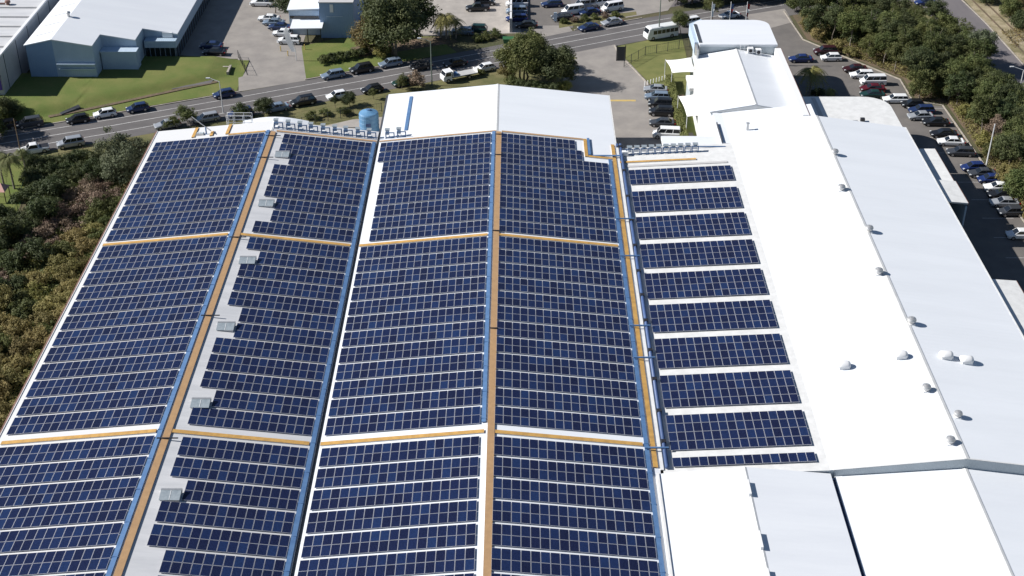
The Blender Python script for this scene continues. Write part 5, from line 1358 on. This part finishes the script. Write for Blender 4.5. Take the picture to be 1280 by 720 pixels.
cover('dry_brush', olivept, 42000, LEAF['olive'], .24, 1.0, 6, 'dry olive grass and vines among the bushes left of the hall')

# palms
def palm(px, py, h, lab, r=2.2, nf=18, lf='mid', grp='palm trees', base=None, lean=0.0, skirt=False, seed=1):
    p = base or pt(px, py); rg = random.Random(seed); t = empty('palm_tree', (p.x, p.y, 0), 0, lab, 'palm', grp, local=True)
    b = MB(); pts = [Vector((lean*(i/5)**1.5, 0, h*i/5)) for i in range(6)]
    for i in range(5): b.tube(pts[i], pts[i+1], .2-.018*i, .2-.018*(i+1), n=8, cap=False)
    b.build('trunk', M['barkpale'], t, fix=False)
    b = MB(); top = pts[-1]
    for k in range(nf):
        az = 2*math.pi*k/nf + rg.uniform(-.15,.15); el = rg.uniform(-.1,1.1); L_ = r*rg.uniform(.85,1.15); prev = top; n = 7
        u = Vector((math.cos(az), math.sin(az), 0)); side = Vector((-math.sin(az), math.cos(az), 0)); pz = 0
        spine = [top + u*(L_*i/n*math.cos(el*.5)) + Vector((0,0,L_*(math.sin(el)*i/n*.9 - 1.05*(i/n)**2))) for i in range(n+1)]
        for i in range(1, n+1):
            w_ = .62*r/2.2*math.sin(math.pi*(.15+.8*i/n))
            for s in (-1,1):
                for j in range(3):
                    q = spine[i-1].lerp(spine[i], j/3); e = q + side*s*w_ + u*.12 - Vector((0,0,w_*.55)); v_ = (spine[i]-spine[i-1])*.22
                    b.add([q, q+v_, e+v_*.3], [(0,1,2)])
    b.build('fronds', LEAF[lf], t, fix=False)
    if skirt:
        b = MB(); b.lathe(top-Vector((0,0,1.3)), [(.25,0),(.6,.25),(.55,.9),(.2,1.3)], 12); b.build('dead_frond_skirt', M['timber'] if False else LEAF['brown'], t, fix=False)
palm(558,49,4.8,'palm with spreading fronds at the yard edge, tallest of the clump',3.6,36,lf='yellow',seed=2)
palm(551,48,3.6,'shorter palm at the left of the yard palm clump',2.4,26,lf='mid',seed=3)
palm(570,48,3.8,'shorter palm at the right of the yard palm clump',2.4,26,lf='mid',seed=4)
palm(5,232,5.6,'palm on the left garden lawn, leftmost',2.6,30,lf='mid',seed=5)
palm(18,236,5.8,'palm on the left garden lawn beside the thin pole',2.7,30,lf='mid',seed=6)
palm(33,216,4.2,'palm behind the garden lawn near the white ute',2.0,26,lf='mid',seed=8)
palm(1011,124,6.0,'palm with a brown frond skirt in the shaded corner bed',3.4,34,lf='yellow',skirt=True,seed=7)
palm(1038,118,1.0,'small bright green young palm in the shaded corner bed',1.6,20,lf='yellow',seed=9)
T(1022,118,'bush','deep',1.4,1.3,'dark shrub between the two palms of the shaded corner bed',name='shrub',cat='shrub')

# tree belt on the right: three belts of trees one can tell apart
rng = random.Random(31); BEL = []
def inside_belt(x, y):
    if y > 236.8: 
        if y > 284: return False
        xl = 60.2 if y > 267 else min(75.3, 60.2 + (267-y)*.70)
        xr = 90 if y < 262 else 90 - (y-262)*.85
        if y < 250: xr = 91
        return xl+.5 < x < xr
    return 81.2 < x < 91.5 and y > 112
for i in range(16000):
    x = rng.uniform(60, 92); y = rng.uniform(112, 284)
    if not inside_belt(x, y): continue
    if any((x-a)**2+(y-c)**2 < 2.95**2 for a, c in BEL): continue
    BEL.append((x, y))
BEL.sort(key=lambda c: -c[1])
bc = {}; tl = []
for x, y in BEL:
    g = proj((x, y, 4)); 
    if g[0] > 1330 or y < 150: continue
    edge_l = (x < min(77.6, 62.4 + max(0,267-y)*.70)) if y > 236.8 else x < 83.2
    north = y > 236.8
    if y > 205 and edge_l and rng.random() < .6:
        kd, key, rad, h = rng.choice(('olive','yellow','mid')), rng.choice(('bush','bush2')), rng.uniform(1.5,2.1), rng.uniform(1.8,3.2)
    elif y < 205:
        kd, key = rng.choice((('olive','dense2'),('mid','dense'),('olive','airy'),('grey','dense2'))); rad, h = rng.uniform(2.2,2.9), rng.uniform(4.0,6.2)
    else:
        kd, key = rng.choice((('deep','tall'),('mid','tall'),('deep','dense2'),('mid','dense'),('mid','dense2'),('mid','tall'))); rad, h = rng.uniform(2.3,3.1), rng.uniform(6.2,9.2)
        if x > 84 and y < 262: h *= .88
    zone = 'street end' if y > 262 else 'upper middle' if y > 237 else 'lower middle' if y > 205 else 'near end'
    side = 'car park side' if (x < 72 if y > 262 else x < 80 if y > 237 else x < 86.2) else 'side-road side'
    tl.append((x, y, kd, key, rad, h, zone, side)); bc[(kd, zone, side, key.startswith('bush'))] = bc.get((kd, zone, side, key.startswith('bush')), 0)+1
seen = {}
nm2 = dict(names); nm2['grey'] = 'grey-green'; nm2['deep'] = 'dark green'
for x, y, kd, key, rad, h, zone, side in tl:
    bu = key.startswith('bush'); ky = (kd, zone, side, bu); seen[ky] = seen.get(ky, 0)+1; tot = bc[ky]
    pos = '' if tot == 1 else f', {ORD[min(seen[ky]-1,17)]} of {tot} from the back'
    tree(x, y, key, kd, rad, h, f'{nm2[kd]} {"bush" if bu else "tree"}, {side} of belt, {zone}{pos}', TR, name='bush' if bu else 'tree', cat='bush' if bu else 'tree', bark='barkpale' if kd in ('mid','grey') else 'bark')
T(1243,185,'tall','brown',2.0,6.4,'bare brownish tree near the pale light pole', TR, bark='barkpale')
T(1180,52,'airy','olive',2.4,5.5,'brownish-olive thin tree at the side-road edge of the belt', TR)
T(1222,85,'dense2','grey',3.0,8.2,'grey-green tree leaning out over the side road', TR)
def beltpt(rg):
    x = rg.uniform(59,92); y = rg.uniform(150,285)
    return (x, y) if inside_belt(x-.6, y) or (y < 236 and 81 < x < 92) else (None, None)
cover('leaf_litter', beltpt, 42000, LEAF['olive'], .2, .7, 8, 'low plants and litter under the tree belt')
def vergept(rg):
    x = rg.uniform(101.8,135); y = rg.uniform(200,325)
    if mnoise.noise(Vector((x*.13,y*.06,3))) < -.02: return None, None
    return x, y
cover('verge_scrub', vergept, 22000, LEAF['olive'], .22, .5, 9, 'patchy dry scrub on the sandy verge beyond the side road')
for k, (px, py, rd, h, kd) in enumerate(((1236,4,2.6,4,'deep'),(1262,22,2.8,4.4,'mid'),(1275,34,2.2,3.6,'deep'),(1250,-6,3,5,'mid'),(1279,8,2.6,4.5,'olive'))):
    T(px, py, 'dense2' if k % 2 else 'dense', kd, rd, h, f'scrubby tree on the sandy verge beyond the side road, {ORD[k]} one', 'scrub trees on the verge')
for k, px in enumerate((846,866,884,905,928,948,966,982)):
    T(px, 5.5-(px-846)*.055, ('dense','big','dense2')[k%3], 'deep', (2.6,3.2,2.9)[k%3], (4.2,5.5,5.0)[k%3], f'dark tree across the street beyond the flagpoles, {ORD[k]} from the left', 'street trees beyond the flagpoles')
fence([at(298,72,0), at(309,94,0)], 1.5, 'black tubular gate folded along the concrete driveway edge', 'blackmetal', name='gate', cat='gate')
t = empty('stone_headwall', (*at(287,90,0)[:2],0), 0, 'low pale stone drain headwall on the lawn near the driveway', 'headwall')
p = at(287,90,0); b = MB(); b.box(p.x-.25,p.x+.15,p.y-1.8,p.y+1.8,0,.75); b.build('wall', M['kerb'], t); b = MB(); b.box(p.x-2.4,p.x-.26,p.y+1.2,p.y+1.6,0,.6); b.build('wing_wall', M['kerb'], t)
t = empty('drain_wall', (*at(86,138,0)[:2],0), 0, 'dark stone drain wall by the kerb behind the black hatchback', 'drain wall')
a_, c_ = at(76,144,0), at(100,136,0); d_ = (c_-a_).normalized(); n_ = Vector((-d_.y,d_.x,0))*.3
b = MB(); b.loft([[a_-n_, a_+n_, a_+n_+Vector((0,0,.4)), a_-n_+Vector((0,0,.3))],[c_-n_, c_+n_, c_+n_+Vector((0,0,.8)), c_-n_+Vector((0,0,.5))]]); b.build('stonework', M['gutter'], t)
# garden plants by the shaded street verge
for k, (px, py) in enumerate(((620,46),(608,50),(598,52))):
    T(px, py, 'bush2', 'mid', 1.3, 1.5, f'low shrub on the shaded verge beyond the flatbed truck, {["right","middle","left"][k]} of three', 'shrubs on the shaded verge', name='shrub', cat='shrub')
